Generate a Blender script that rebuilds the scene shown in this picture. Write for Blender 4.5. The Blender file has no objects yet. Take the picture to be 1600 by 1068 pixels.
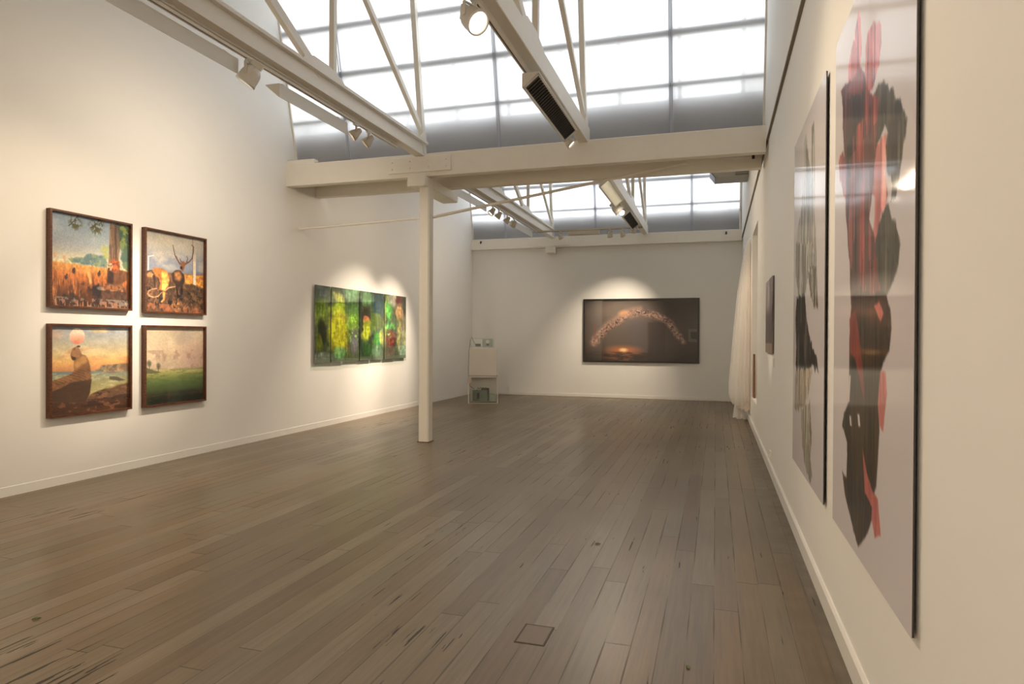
import bpy, math, random, json
import numpy as np
from math import sin, cos, radians, pi
from mathutils import Vector, Matrix, Quaternion
rnd = random.Random(7)
scene = bpy.context.scene
COL = scene.collection

# ------------------------------------------------------------------ camera
FPX = 1034.66
YAW, PITCH, ROLL = 0.298665, -0.0055297, 0.0053257
EYE = Vector((0, 0, 1.5))
fw = Vector((-sin(YAW)*cos(PITCH), cos(YAW)*cos(PITCH), sin(PITCH)))
rt = Vector((cos(YAW), sin(YAW), 0)); up = rt.cross(fw)
r2 = rt*cos(ROLL)+up*sin(ROLL); u2 = -rt*sin(ROLL)+up*cos(ROLL)
cd = bpy.data.cameras.new('camera'); cam = bpy.data.objects.new('camera', cd); COL.objects.link(cam)
cd.sensor_width = 36; cd.lens = FPX/1600*36; cd.clip_start = .05; cd.clip_end = 200
M = Matrix((r2, u2, -fw)).transposed().to_4x4(); M.translation = EYE
cam.matrix_world = M
scene.camera = cam

# ------------------------------------------------------------------ sky, exposure
SKY = 2.6
w = bpy.data.worlds.new('sky'); scene.world = w; w.use_nodes = True
w.node_tree.nodes['Background'].inputs[0].default_value = (.93, .965, 1.0, 1)
w.node_tree.nodes['Background'].inputs[1].default_value = SKY
vs = scene.view_settings
vs.view_transform = 'Standard'; vs.look = 'None'; vs.gamma = 1; vs.use_curve_mapping = False
vs.exposure = 0.06
scene.cycles.max_bounces = 10; scene.cycles.diffuse_bounces = 5; scene.cycles.glossy_bounces = 4
scene.cycles.transparent_max_bounces = 16; scene.cycles.transmission_bounces = 6
scene.cycles.sample_clamp_indirect = 6.0
scene.cycles.caustics_reflective = False; scene.cycles.caustics_refractive = False

# lamp strengths in one place
WARM = (1.0, .77, .52); WARM2 = (1.0, .82, .62)
P_TROUGH = 36; P_RIGHT = 25; P_FAR = 50

# ------------------------------------------------------------------ room numbers
XL, XR, XRU, YB = -6.306, .60, .572, 16.83
YF = 8.685           # face of the tie beam
Y0 = -8.0
ZT, ZB = 4.132, 3.805
LEAN = radians(13)
GN = Vector((0, cos(LEAN), sin(LEAN)))      # outward normal of the glazing
GS = Vector((0, -sin(LEAN), cos(LEAN)))     # up the glazing
RIDGE_Z = 6.76

# ------------------------------------------------------------------ materials
def newmat(name):
    m = bpy.data.materials.new(name); m.use_nodes = True
    return m, m.node_tree, m.node_tree.nodes['Principled BSDF']
def S(c):  # sRGB 0-255 -> linear
    return tuple(((x/255)/12.92 if x/255 <= .04045 else ((x/255+.055)/1.055)**2.4) for x in c)
def plain(name, col, rough=.6, metal=0, bump=0, scale=30, var=.04, spec=.5, coat=0):
    m, nt, b = newmat(name)
    b.inputs['Roughness'].default_value = rough; b.inputs['Metallic'].default_value = metal
    b.inputs['Specular IOR Level'].default_value = spec; b.inputs['Coat Weight'].default_value = coat
    tc = nt.nodes.new('ShaderNodeTexCoord'); n = nt.nodes.new('ShaderNodeTexNoise')
    n.inputs['Scale'].default_value = scale; n.inputs['Detail'].default_value = 3
    nt.links.new(tc.outputs['Object'], n.inputs['Vector'])
    mx = nt.nodes.new('ShaderNodeMix'); mx.data_type = 'RGBA'
    mx.inputs[6].default_value = (*[c*(1-var) for c in col], 1); mx.inputs[7].default_value = (*[min(1, c*(1+var)) for c in col], 1)
    nt.links.new(n.outputs['Fac'], mx.inputs[0]); nt.links.new(mx.outputs[2], b.inputs['Base Color'])
    if bump:
        bp = nt.nodes.new('ShaderNodeBump'); bp.inputs['Strength'].default_value = bump; bp.inputs['Distance'].default_value = .01
        nt.links.new(n.outputs['Fac'], bp.inputs['Height']); nt.links.new(bp.outputs['Normal'], b.inputs['Normal'])
    return m
def emis(name, col, st):
    m, nt, b = newmat(name)
    b.inputs['Base Color'].default_value = (.8, .8, .8, 1)
    b.inputs['Emission Color'].default_value = (*col, 1); b.inputs['Emission Strength'].default_value = st
    return m

WALL = plain('white_wall_paint', (.81, .80, .77), .75, bump=.05, scale=3, var=.012, spec=.3)
CEIL = plain('ceiling_paint', (.80, .79, .76), .8, scale=4, var=.02, spec=.2)
TIMB = plain('cream_painted_timber', (.86, .825, .745), .5, bump=.25, scale=9, var=.03, spec=.4)
STEEL = plain('white_painted_steel', (.84, .805, .735), .45, scale=14, var=.03, spec=.5)
FIX = plain('white_enamel_fixture', (.76, .74, .69), .4, scale=20, var=.02)
FIXG = plain('beige_plastic', (.60, .55, .45), .5, scale=20, var=.04)
DARKSLOT = plain('dark_track_slot', (.03, .03, .032), .5)
LOUV = plain('black_louvre', (.018, .018, .018), .35)
BASEB = plain('white_baseboard_gloss', (.80, .78, .74), .35, scale=6, var=.02)
WALNUT = None
ROOFM = plain('roof_sheet_metal', (.55, .56, .57), .5, metal=.2)
GREYM = plain('grey_flashing', (.34, .33, .33), .8)
DARKG = plain('dark_grey', (.045, .045, .05), .6)
BLACKW = plain('black_wood', (.012, .0105, .010), .35, scale=40, var=.1)
LENS_ON = emis('lamp_lens_lit', (1, .93, .82), 3.5)
LENS_OFF = plain('lamp_lens_unlit', (.55, .5, .4), .2)
LOUV_ON = emis('fluorescent_lit', (1, .9, .66), 1.5)
BROWNB = plain('orange_brown_board', S((126, 84, 54)), .6, scale=8, var=.2)

def walnut():
    m, nt, b = newmat('walnut_wood')
    tc = nt.nodes.new('ShaderNodeTexCoord'); mp = nt.nodes.new('ShaderNodeMapping'); mp.inputs['Scale'].default_value = (30, 6, 30)
    n = nt.nodes.new('ShaderNodeTexNoise'); n.inputs['Scale'].default_value = 2; n.inputs['Detail'].default_value = 6
    cr = nt.nodes.new('ShaderNodeValToRGB')
    cr.color_ramp.elements[0].position = .3; cr.color_ramp.elements[0].color = (*S((62, 36, 24)), 1)
    cr.color_ramp.elements[1].position = .75; cr.color_ramp.elements[1].color = (*S((112, 66, 42)), 1)
    nt.links.new(tc.outputs['Object'], mp.inputs[0]); nt.links.new(mp.outputs[0], n.inputs['Vector'])
    nt.links.new(n.outputs['Fac'], cr.inputs[0]); nt.links.new(cr.outputs[0], b.inputs['Base Color'])
    b.inputs['Roughness'].default_value = .42
    return m
WALNUT = walnut()

def glass_pane(name, tint=(1, 1, 1), ior=1.45, rough=.02, gmul=1.0):
    """thin clear sheet: see-through with a Fresnel reflection"""
    m, nt, b = newmat(name); nt.nodes.remove(b)
    out = nt.nodes['Material Output']
    tr = nt.nodes.new('ShaderNodeBsdfTransparent'); tr.inputs[0].default_value = (*tint, 1)
    gl = nt.nodes.new('ShaderNodeBsdfGlossy'); gl.inputs['Roughness'].default_value = rough
    fr = nt.nodes.new('ShaderNodeFresnel'); ge = nt.nodes.new('ShaderNodeNewGeometry')
    io = nt.nodes.new('ShaderNodeMix'); io.inputs[2].default_value = ior; io.inputs[3].default_value = 1/ior   # same reflection from either side
    nt.links.new(ge.outputs['Backfacing'], io.inputs[0]); nt.links.new(io.outputs[0], fr.inputs[0])
    mx = nt.nodes.new('ShaderNodeMixShader')
    nt.links.new(fr.outputs[0], mx.inputs[0]); nt.links.new(tr.outputs[0], mx.inputs[1]); nt.links.new(gl.outputs[0], mx.inputs[2])
    nt.links.new(mx.outputs[0], out.inputs[0])
    return m
GLASS = glass_pane('picture_glass')
ACRYL = glass_pane('clear_acrylic', (.97, .98, .975), 1.4)

def sheer(name, col, see, trans=.5):
    m, nt, b = newmat(name); nt.nodes.remove(b); out = nt.nodes['Material Output']
    tr = nt.nodes.new('ShaderNodeBsdfTransparent'); tl = nt.nodes.new('ShaderNodeBsdfTranslucent'); df = nt.nodes.new('ShaderNodeBsdfDiffuse')
    tl.inputs[0].default_value = (*col, 1); df.inputs[0].default_value = (*col, 1)
    a = nt.nodes.new('ShaderNodeMixShader'); a.inputs[0].default_value = trans
    nt.links.new(df.outputs[0], a.inputs[1]); nt.links.new(tl.outputs[0], a.inputs[2])
    c = nt.nodes.new('ShaderNodeMixShader'); c.inputs[0].default_value = see
    nt.links.new(a.outputs[0], c.inputs[1]); nt.links.new(tr.outputs[0], c.inputs[2])
    nt.links.new(c.outputs[0], out.inputs[0])
    return m
PANE = sheer('diffusing_roof_glazing', (.95, .955, .965), .10, 1.0)
TULLE = sheer('white_tulle', (.97, .96, .94), .50, .4)
TULLE2 = sheer('blush_tulle', (.93, .83, .74), .25, .35)
MILK = sheer('milky_acrylic', (.86, .83, .78), .10, .25)

def floor_mat():
    m, nt, b = newmat('worn_timber_floorboards')
    N = nt.nodes.new; L = nt.links.new
    tc = N('ShaderNodeTexCoord'); sp = N('ShaderNodeSeparateXYZ'); L(tc.outputs['Object'], sp.inputs[0])
    def math_(op, a, b2=None, c=None):
        n = N('ShaderNodeMath'); n.operation = op
        for i, v in enumerate((a, b2, c)):
            if v is None: continue
            if isinstance(v, (int, float)): n.inputs[i].default_value = v
            else: L(v, n.inputs[i])
        return n.outputs[0]
    PW_, PL = .129, 2.7
    xs = math_('DIVIDE', sp.outputs[0], PW_); ix = math_('FLOOR', xs); fx = math_('FRACT', xs)
    wn = N('ShaderNodeTexWhiteNoise'); wn.noise_dimensions = '1D'; L(ix, wn.inputs['W'])
    off = math_('MULTIPLY', wn.outputs['Value'], 7.3)
    ys = math_('DIVIDE', math_('ADD', sp.outputs[1], off), PL); iy = math_('FLOOR', ys); fy = math_('FRACT', ys)
    cb = N('ShaderNodeCombineXYZ'); L(ix, cb.inputs[0]); L(iy, cb.inputs[1])
    wb = N('ShaderNodeTexWhiteNoise'); wb.noise_dimensions = '2D'; L(cb.outputs[0], wb.inputs['Vector'])
    # grain, stretched along the boards and shifted per board
    sh = N('ShaderNodeVectorMath'); sh.operation = 'SCALE'; sh.inputs['Scale'].default_value = 13.7; L(wb.outputs['Color'], sh.inputs[0])
    ad = N('ShaderNodeVectorMath'); ad.operation = 'ADD'; L(tc.outputs['Object'], ad.inputs[0]); L(sh.outputs[0], ad.inputs[1])
    mp = N('ShaderNodeMapping'); mp.inputs['Scale'].default_value = (38, 1.6, 1); L(ad.outputs[0], mp.inputs[0])
    g = N('ShaderNodeTexNoise'); g.inputs['Scale'].default_value = 1; g.inputs['Detail'].default_value = 7; g.inputs['Roughness'].default_value = .62; L(mp.outputs[0], g.inputs['Vector'])
    cr = N('ShaderNodeValToRGB'); e = cr.color_ramp.elements
    e[0].position = 0; e[0].color = (*S((101, 84, 63)), 1); e[1].position = 1; e[1].color = (*S((121, 107, 87)), 1)
    for p, c in ((.3, (106, 92, 71)), (.55, (114, 97, 74)), (.75, (110, 99, 80))):
        k = e.new(p); k.color = (*S(c), 1)
    L(wb.outputs['Value'], cr.inputs[0])
    gm = N('ShaderNodeMapRange'); gm.inputs[1].default_value = .25; gm.inputs[2].default_value = .75; gm.inputs[3].default_value = .74; gm.inputs[4].default_value = 1.22; L(g.outputs['Fac'], gm.inputs[0])
    mul = N('ShaderNodeVectorMath'); mul.operation = 'SCALE'; L(cr.outputs[0], mul.inputs[0]); L(gm.outputs[0], mul.inputs['Scale'])
    # broad wear
    wr = N('ShaderNodeTexNoise'); wr.inputs['Scale'].default_value = .8; wr.inputs['Detail'].default_value = 4; L(tc.outputs['Object'], wr.inputs['Vector'])
    wm = N('ShaderNodeMapRange'); wm.inputs[1].default_value = .3; wm.inputs[2].default_value = .7; wm.inputs[3].default_value = .92; wm.inputs[4].default_value = 1.2; L(wr.outputs['Fac'], wm.inputs[0])
    mul2 = N('ShaderNodeVectorMath'); mul2.operation = 'SCALE'; L(mul.outputs[0], mul2.inputs[0]); L(wm.outputs[0], mul2.inputs['Scale'])
    # joints between boards (thin, broken in places) and butt joints
    jn = N('ShaderNodeTexNoise'); jn.inputs['Scale'].default_value = 1.3; jn.inputs['Detail'].default_value = 3; L(tc.outputs['Object'], jn.inputs['Vector'])
    jw = math_('MULTIPLY', math_('SUBTRACT', jn.outputs['Fac'], .40), .16)
    ex = math_('MINIMUM', fx, math_('SUBTRACT', 1.0, fx))
    j1 = math_('LESS_THAN', ex, jw)
    ey = math_('MINIMUM', fy, math_('SUBTRACT', 1.0, fy))
    j2 = math_('LESS_THAN', ey, .0009)
    # gouges: long dark slivers along the boards
    mg = N('ShaderNodeMapping'); mg.inputs['Scale'].default_value = (30, 1.5, 1); L(tc.outputs['Object'], mg.inputs[0])
    gn = N('ShaderNodeTexNoise'); gn.inputs['Scale'].default_value = 1; gn.inputs['Detail'].default_value = 3.5; gn.inputs['Roughness'].default_value = .55; L(mg.outputs[0], gn.inputs['Vector'])
    ga = N('ShaderNodeTexNoise'); ga.inputs['Scale'].default_value = .8; ga.inputs['Detail'].default_value = 2; L(tc.outputs['Object'], ga.inputs['Vector'])
    near = math_('MULTIPLY', math_('SUBTRACT', ga.outputs['Fac'], .5), .55)
    j3 = math_('GREATER_THAN', math_('ADD', gn.outputs['Fac'], near), .722)
    # mottled darker band along the right wall
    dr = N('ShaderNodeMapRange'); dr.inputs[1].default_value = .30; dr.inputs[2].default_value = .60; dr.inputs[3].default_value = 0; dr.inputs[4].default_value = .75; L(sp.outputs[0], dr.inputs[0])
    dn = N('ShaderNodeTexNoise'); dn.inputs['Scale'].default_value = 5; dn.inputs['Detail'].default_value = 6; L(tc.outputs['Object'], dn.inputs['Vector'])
    edge_dark = math_('MULTIPLY', dr.outputs[0], dn.outputs['Fac'])
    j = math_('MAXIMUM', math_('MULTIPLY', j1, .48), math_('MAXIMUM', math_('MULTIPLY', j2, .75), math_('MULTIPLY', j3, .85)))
    j = math_('MAXIMUM', j, edge_dark)
    mx = N('ShaderNodeMix'); mx.data_type = 'RGBA'; L(j, mx.inputs[0]); L(mul2.outputs[0], mx.inputs[6]); mx.inputs[7].default_value = (*S((40, 36, 30)), 1)
    L(mx.outputs[2], b.inputs['Base Color'])
    rr = N('ShaderNodeMapRange'); rr.inputs[3].default_value = .25; rr.inputs[4].default_value = .38; L(g.outputs['Fac'], rr.inputs[0])
    L(math_('ADD', rr.outputs[0], math_('MULTIPLY', j, .3)), b.inputs['Roughness'])
    bp = N('ShaderNodeBump'); bp.inputs['Strength'].default_value = .2; bp.inputs['Distance'].default_value = .002
    L(math_('SUBTRACT', math_('MULTIPLY', wr.outputs['Fac'], 2.5), j), bp.inputs['Height']); L(bp.outputs[0], b.inputs['Normal'])
    b.inputs['Specular IOR Level'].default_value = .36
    return m
FLOORM = floor_mat()

# ------------------------------------------------------------------ mesh helpers
class MB:
    def __init__(s): s.v = []; s.f = []; s.sm = []
    def add(s, vs, fs, smooth=False):
        k = len(s.v); s.v += [tuple(p) for p in vs]; s.f += [tuple(i+k for i in f) for f in fs]; s.sm += [smooth]*len(fs); return s
    def box(s, x0, x1, y0, y1, z0, z1, c=0):
        """box; c = chamfer of the long edges"""
        x0, x1 = min(x0, x1), max(x0, x1); y0, y1 = min(y0, y1), max(y0, y1); z0, z1 = min(z0, z1), max(z0, z1)
        if not c:
            vs = [(x, y, z) for z in (z0, z1) for y in (y0, y1) for x in (x0, x1)]
            return s.add(vs, [(0, 2, 3, 1), (4, 5, 7, 6), (0, 1, 5, 4), (2, 6, 7, 3), (0, 4, 6, 2), (1, 3, 7, 5)])
        d = (x1-x0, y1-y0, z1-z0); ax = d.index(max(d))
        lo = (x0, y0, z0); hi = (x1, y1, z1); a, b = [i for i in range(3) if i != ax]
        A0, A1, B0, B1 = lo[a], hi[a], lo[b], hi[b]
        ring = [(A0+c, B0), (A1-c, B0), (A1, B0+c), (A1, B1-c), (A1-c, B1), (A0+c, B1), (A0, B1-c), (A0, B0+c)]
        vs = []
        for e in (lo[ax], hi[ax]):
            for p, q in ring:
                t = [0, 0, 0]; t[ax] = e; t[a] = p; t[b] = q; vs.append(t)
        n = 8; fs = [(i, (i+1) % n, (i+1) % n+n, i+n) for i in range(n)] + [tuple(range(n))[::-1], tuple(range(n, 2*n))]
        return s.add(vs, fs)
    def prism(s, poly, ax, e0, e1):
        """poly: 2-D points in the two axes left over (ascending order), extruded along ax"""
        a, b = [i for i in range(3) if i != ax]; vs = []
        for e in (e0, e1):
            for p, q in poly:
                t = [0, 0, 0]; t[ax] = e; t[a] = p; t[b] = q; vs.append(t)
        n = len(poly); fs = [(i, (i+1) % n, (i+1) % n+n, i+n) for i in range(n)] + [tuple(range(n))[::-1], tuple(range(n, 2*n))]
        return s.add(vs, fs)
    def bar(s, p0, p1, wx, wn, ref=(1, 0, 0)):
        """rectangular bar from p0 to p1; wx = width along ref, wn = other width"""
        p0, p1 = Vector(p0), Vector(p1); d = (p1-p0).normalized(); r = Vector(ref); r = (r-d*r.dot(d)).normalized(); n = d.cross(r)
        vs = [p+r*(a*wx/2)+n*(b*wn/2) for p in (p0, p1) for a, b in ((-1, -1), (1, -1), (1, 1), (-1, 1))]
        return s.add(vs, [(0, 3, 2, 1), (4, 5, 6, 7), (0, 1, 5, 4), (1, 2, 6, 5), (2, 3, 7, 6), (3, 0, 4, 7)])
    def tube(s, pts, r, n=12, caps=True):
        pts = [Vector(p) for p in pts]; rings = []
        for i, p in enumerate(pts):
            d = (pts[min(i+1, len(pts)-1)]-pts[max(i-1, 0)]).normalized()
            a = d.orthogonal().normalized() if i == 0 else (a-d*a.dot(d)).normalized()
            b = d.cross(a); rr = r[i] if isinstance(r, (list, tuple)) else r
            rings.append([p+(a*cos(2*pi*k/n)+b*sin(2*pi*k/n))*rr for k in range(n)])
        vs = [q for R in rings for q in R]; fs = []
        for i in range(len(pts)-1):
            for k in range(n): fs.append((i*n+k, i*n+(k+1) % n, (i+1)*n+(k+1) % n, (i+1)*n+k))
        s.add(vs, fs, True)
        if caps: s.add(rings[0], [tuple(range(n))[::-1]]); s.add(rings[-1], [tuple(range(n))])
        return s
    def lathe(s, prof, n=28, ax=2):
        """prof: (radius, height) list, spun about local axis z"""
        vs = []; fs = []
        for r, z in prof:
            for k in range(n): vs.append((r*cos(2*pi*k/n), r*sin(2*pi*k/n), z))
        for i in range(len(prof)-1):
            for k in range(n): fs.append((i*n+k, i*n+(k+1) % n, (i+1)*n+(k+1) % n, (i+1)*n+k))
        return s.add(vs, fs, True)
    def build(s, name, mat, parent=None, bevel=0, loc=None):
        me = bpy.data.meshes.new(name)
        o = bpy.data.objects.new(name, me); COL.objects.link(o)
        off = Vector((0, 0, 0))
        if parent is not None:
            o.parent = parent; off = wloc(parent)
        if loc is not None:
            o.location = Vector(loc)-off; off = Vector(loc)
        me.from_pydata([tuple(Vector(p)-off) for p in s.v], [], s.f); me.update()
        me.polygons.foreach_set('use_smooth', s.sm); me.materials.append(mat)
        import bmesh
        bm = bmesh.new(); bm.from_mesh(me); bmesh.ops.recalc_face_normals(bm, faces=bm.faces)
        if bevel:
            bmesh.ops.bevel(bm, geom=[e for e in bm.edges if e.is_manifold and e.calc_face_angle(0) > .6], offset=bevel, segments=2, affect='EDGES', profile=.6)
        bm.to_mesh(me); bm.free()
        return o
def wloc(o):
    p = Vector((0, 0, 0))
    while o is not None: p += o.location; o = o.parent
    return p
def thing(name, label, cat, loc=(0, 0, 0), group=None):
    o = bpy.data.objects.new(name, None); COL.objects.link(o); o.location = loc; o.empty_display_size = .1
    o['label'] = label; o['category'] = cat
    if group: o['group'] = group
    return o
def tag(o, label, cat, group=None):
    o['label'] = label; o['category'] = cat
    if group: o['group'] = group
    return o
def struct(o): o['kind'] = 'structure'; return o

# ------------------------------------------------------------------ room shell
struct(MB().box(XL-.3, XR+.9, Y0-.3, YB+.3, -.2, 0).build('floor', FLOORM))
struct(MB().box(XL-.25, XL, Y0, YB+.2, 0, 7.4).build('wall_left', WALL))
struct(MB().box(XL-.25, XR+.25, YB, YB+.2, 0, ZT+.02).build('wall_far', WALL))
struct(MB().box(XL-.25, XR+.25, Y0-.2, Y0, 0, 4.6).build('wall_near', WALL))
# right wall with a recess (opening) at OY0..OY1, OZ0..OZ1
OY0, OY1, OZ0, OZ1 = 10.72, 12.3, .50, 3.32
ZS = 3.955
wr = MB()
wr.box(XR, XR+.5, Y0, OY0, 0, ZS).box(XR, XR+.5, OY1, YB+.2, 0, ZS).box(XR, XR+.5, OY0, OY1, 0, OZ0).box(XR, XR+.5, OY0, OY1, OZ1, ZS).box(XR+.42, XR+.5, OY0, OY1, OZ0, OZ1)
struct(wr.build('wall_right', WALL))
struct(MB().box(XRU, XR+.5, Y0, YB+.2, ZS, 7.4).build('wall_right_upper', WALL))
struct(MB().box(XRU+.004, XR, Y0, YB, ZS-.012, ZS).build('trim_shadow_strip_1', plain('painted_shadow_line', (.25, .22, .18), .8)))  # dark strip coloured as the shadow line under the upper wall
# skirting boards
struct(MB().prism([(XL, 0), (XL+.006, 0), (XL+.006, .088), (XL, .09)], 1, Y0, YB).build('baseboard_left', WALL))
bb = MB()
bb.prism([(XR-.018, 0), (XR, 0), (XR, .118), (XR-.008, .118), (XR-.018, .104)], 1, Y0, YB)
struct(bb.build('baseboard_right', BASEB))
struct(MB().box(XL+.012, XR-.018, YB-.012, YB, .008, .085).build('baseboard_far', BASEB))
# roof slopes (saw-tooth), seen as ceiling from inside
def slope(y0, z0, y1, z1, t=.12):
    o = MB().prism([(y0, z0), (y1, z1), (y1, z1+t), (y0, z0+t)], 0, XL-.25, XR+.25).build('ceiling', CEIL); struct(o)
    return o
slope(.85, 4.45, 8.46, RIDGE_Z)
slope(-8.1, 4.35, -.34, RIDGE_Z)
struct(MB().box(XL, XR, -.13+.08, .87, 4.12, 4.2).build('ceiling', TIMB))
slope(9.62, 4.30, 16.33, RIDGE_Z)
# box gutter soffit between the two tie beams
struct(MB().box(XL, XR, YF+.13, 9.48, 4.07, 4.12).build('ceiling', TIMB))

# saw-tooth glazing
def window(n, yb):
    root = bpy.data.objects.new('window_%d' % n, None); COL.objects.link(root); root.location = (-2.9, yb, 4.1); struct(root)
    P0 = Vector((0, yb, 4.1)); H = (RIDGE_Z-4.1)/cos(LEAN)
    edges = [XL, -5.37, -2.955, -.583, XRU]
    for a, b in zip(edges[:-1], edges[1:]):
        q = [P0+Vector((x, 0, 0))+GS*h for x, h in ((a+.004, 0), (b-.004, 0), (b-.004, H), (a+.004, H))]
        MB().add(q, [(0, 1, 2, 3)]).build('glazing_pane', PANE, root)
    seam = MB()
    for x in edges[1:-1]:
        for d in (-.018, .018): seam.bar(P0+Vector((x+d, 0, 0)), P0+Vector((x+d, 0, 0))+GS*H, .006, .012)
    seam.build('pane_joint', plain('bluish_seal', (.42, .47, .60), .4), root)
    mul = MB()   # dark joiner behind each seam
    for x in edges[1:-1]: mul.bar(P0+GN*.06+Vector((x, 0, 0)), P0+GN*.06+Vector((x, 0, 0))+GS*H, .05, .02)
    mul.build('mullion', plain('mullion_grey', (.62, .64, .70), .6), root)
    ed = MB()
    for x in (XL+.012, XRU-.012): ed.bar(P0+GN*-.01+Vector((x, 0, 0)), P0+GN*-.01+Vector((x, 0, 0))+GS*H, .024, .03)
    ed.build('edge_bead', STEEL, root)
    for z, wd in ((4.80, .05), (5.41, .085), (6.05, .085)):
        b = P0+GN*.045+GS*((z-4.1)/cos(LEAN))
        MB().bar(b+Vector((XL, 0, 0)), b+Vector((XRU, 0, 0)), .03, wd, ref=GN).build('glazing_bar', plain('grey_bar', (.32, .32, .34), .6), root)
    vb = MB()
    x = XL+.30
    k = 0
    while x < XRU:
        vb.bar(P0+GN*.2+Vector((x, 0, 0)), P0+GN*.2+Vector((x, 0, 0))+GS*H, .05, .03); x += .79
    vb.build('outer_batten', plain('outer_batten_grey', (.8, .8, .82), .6), root)
    return root
window(1, 8.985)
window(2, 16.86)
window(3, .18)  # unseen skylight behind the camera, added for more bounced daylight
# gutter upstands outside the glazing, which shade its foot
for yb in (8.985, 16.86, .18):
    struct(MB().prism([(yb+.10, 4.1), (yb+.16, 4.1), (yb+.05, 4.66), (yb+.0, 4.66)], 0, XL, XRU).build('wall_upstand', GREYM))
struct(MB().box(XL, XRU, 16.95, 24, 4.0, 4.12).build('ceiling_outer_roof', ROOFM))

# ------------------------------------------------------------------ tie beams, column
def tie_beam(y0, y1, z0, z1, label, name='tie_beam', xr=XRU):
    t = thing(name, label, 'beam', ((XL+xr)/2, (y0+y1)/2, z0))
    MB().box(XL, xr, y0, y1, z0, z1, .006).build('beam_timber', TIMB, t)
    return t
b1 = tie_beam(YF, YF+.13, ZB, ZT, 'cream painted timber beam spanning the room on the column, nearer the camera, with bolted splice plate')
MB().box(-4.55, -3.585, YF-.028, YF, 3.868, 4.085, .003).build('splice_plate', TIMB, b1)
for x in (-4.50, -4.22, -3.93, -3.66):
    for z in (3.93, 4.03):
        MB().tube([(x, YF-.028, z), (x, YF-.042, z)], .014, 8).build('bolt', TIMB, b1)
MB().box(XL, -5.83, YF+.02, YF+.13, ZT, ZT+.07).build('packing_block', TIMB, b1)
b2 = tie_beam(9.48, 9.61, ZB, ZT, 'second cream beam running just behind the column beam, lit less')
b0 = tie_beam(-.12, .01, ZB, ZT, 'cream beam overhead beside the camera, first of the row')
b00 = tie_beam(.72, .85, ZB, ZT, 'cream beam overhead just ahead of the camera')
b3 = tie_beam(YB-.12, YB-.0, 3.862, ZT, 'cream painted beam along the top of the far wall', xr=XRU)
MB().box(-4.52, -3.6, YB-.145, YB-.12, 3.9, 4.09).build('splice_plate', TIMB, b3)
MB().box(-4.20, -3.98, YB-.34, YB-.0, 3.70, 3.862, .006).build('end_corbel', TIMB, b3)
for x in (-6.02, .22):
    MB().tube([(x, YB-.12, 4.07), (x, YB-.17, 4.07), (x, YB-.18, 4.02)], .02, 8).build('hook', DARKG, b3)

col = thing('column', 'slim cream square timber column standing alone in mid floor', 'column', (-4.008, 8.79, 0))
MB().box(-4.086, -3.93, 8.70, 8.87, 0, 3.66, .018).build('post', TIMB, col)
MB().box(-4.215, -3.95, 8.585, 9.85, 3.655, ZB, .012).build('corbel', TIMB, col)
MB().box(-4.096, -3.92, 8.69, 8.88, 0, .012).build('base_trim', plain('brown_edge', S((120, 98, 74)), .7), col)

t = thing('tie_rod', 'thin cream rod running from the left wall to the column below the beam', 'rod', (-5.2, 8.9, 3.2))
MB().tube([(XL, 9.03, 3.206), (-4.086, 8.80, 3.235)], .016, 10).build('rod', TIMB, t)
MB().tube([(XL, 9.03, 3.206), (XL+.012, 9.03, 3.206)], .035, 14).build('wall_flange', TIMB, t)
t = thing('tie_rod', 'cream rod rising rightwards from the column to the second beam', 'rod', (-2.2, 9.15, 3.5))
rp = [Vector((-3.93, 8.85, 3.25)), Vector((-3.45, 8.95, 3.35)), Vector((-.40, 9.44, 3.93))]
MB().tube(rp, .021, 10).build('rod', TIMB, t)
MB().box(-.46, -.30, 9.43, 9.478, 3.90, 3.97).build('end_plate', TIMB, t)

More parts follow.
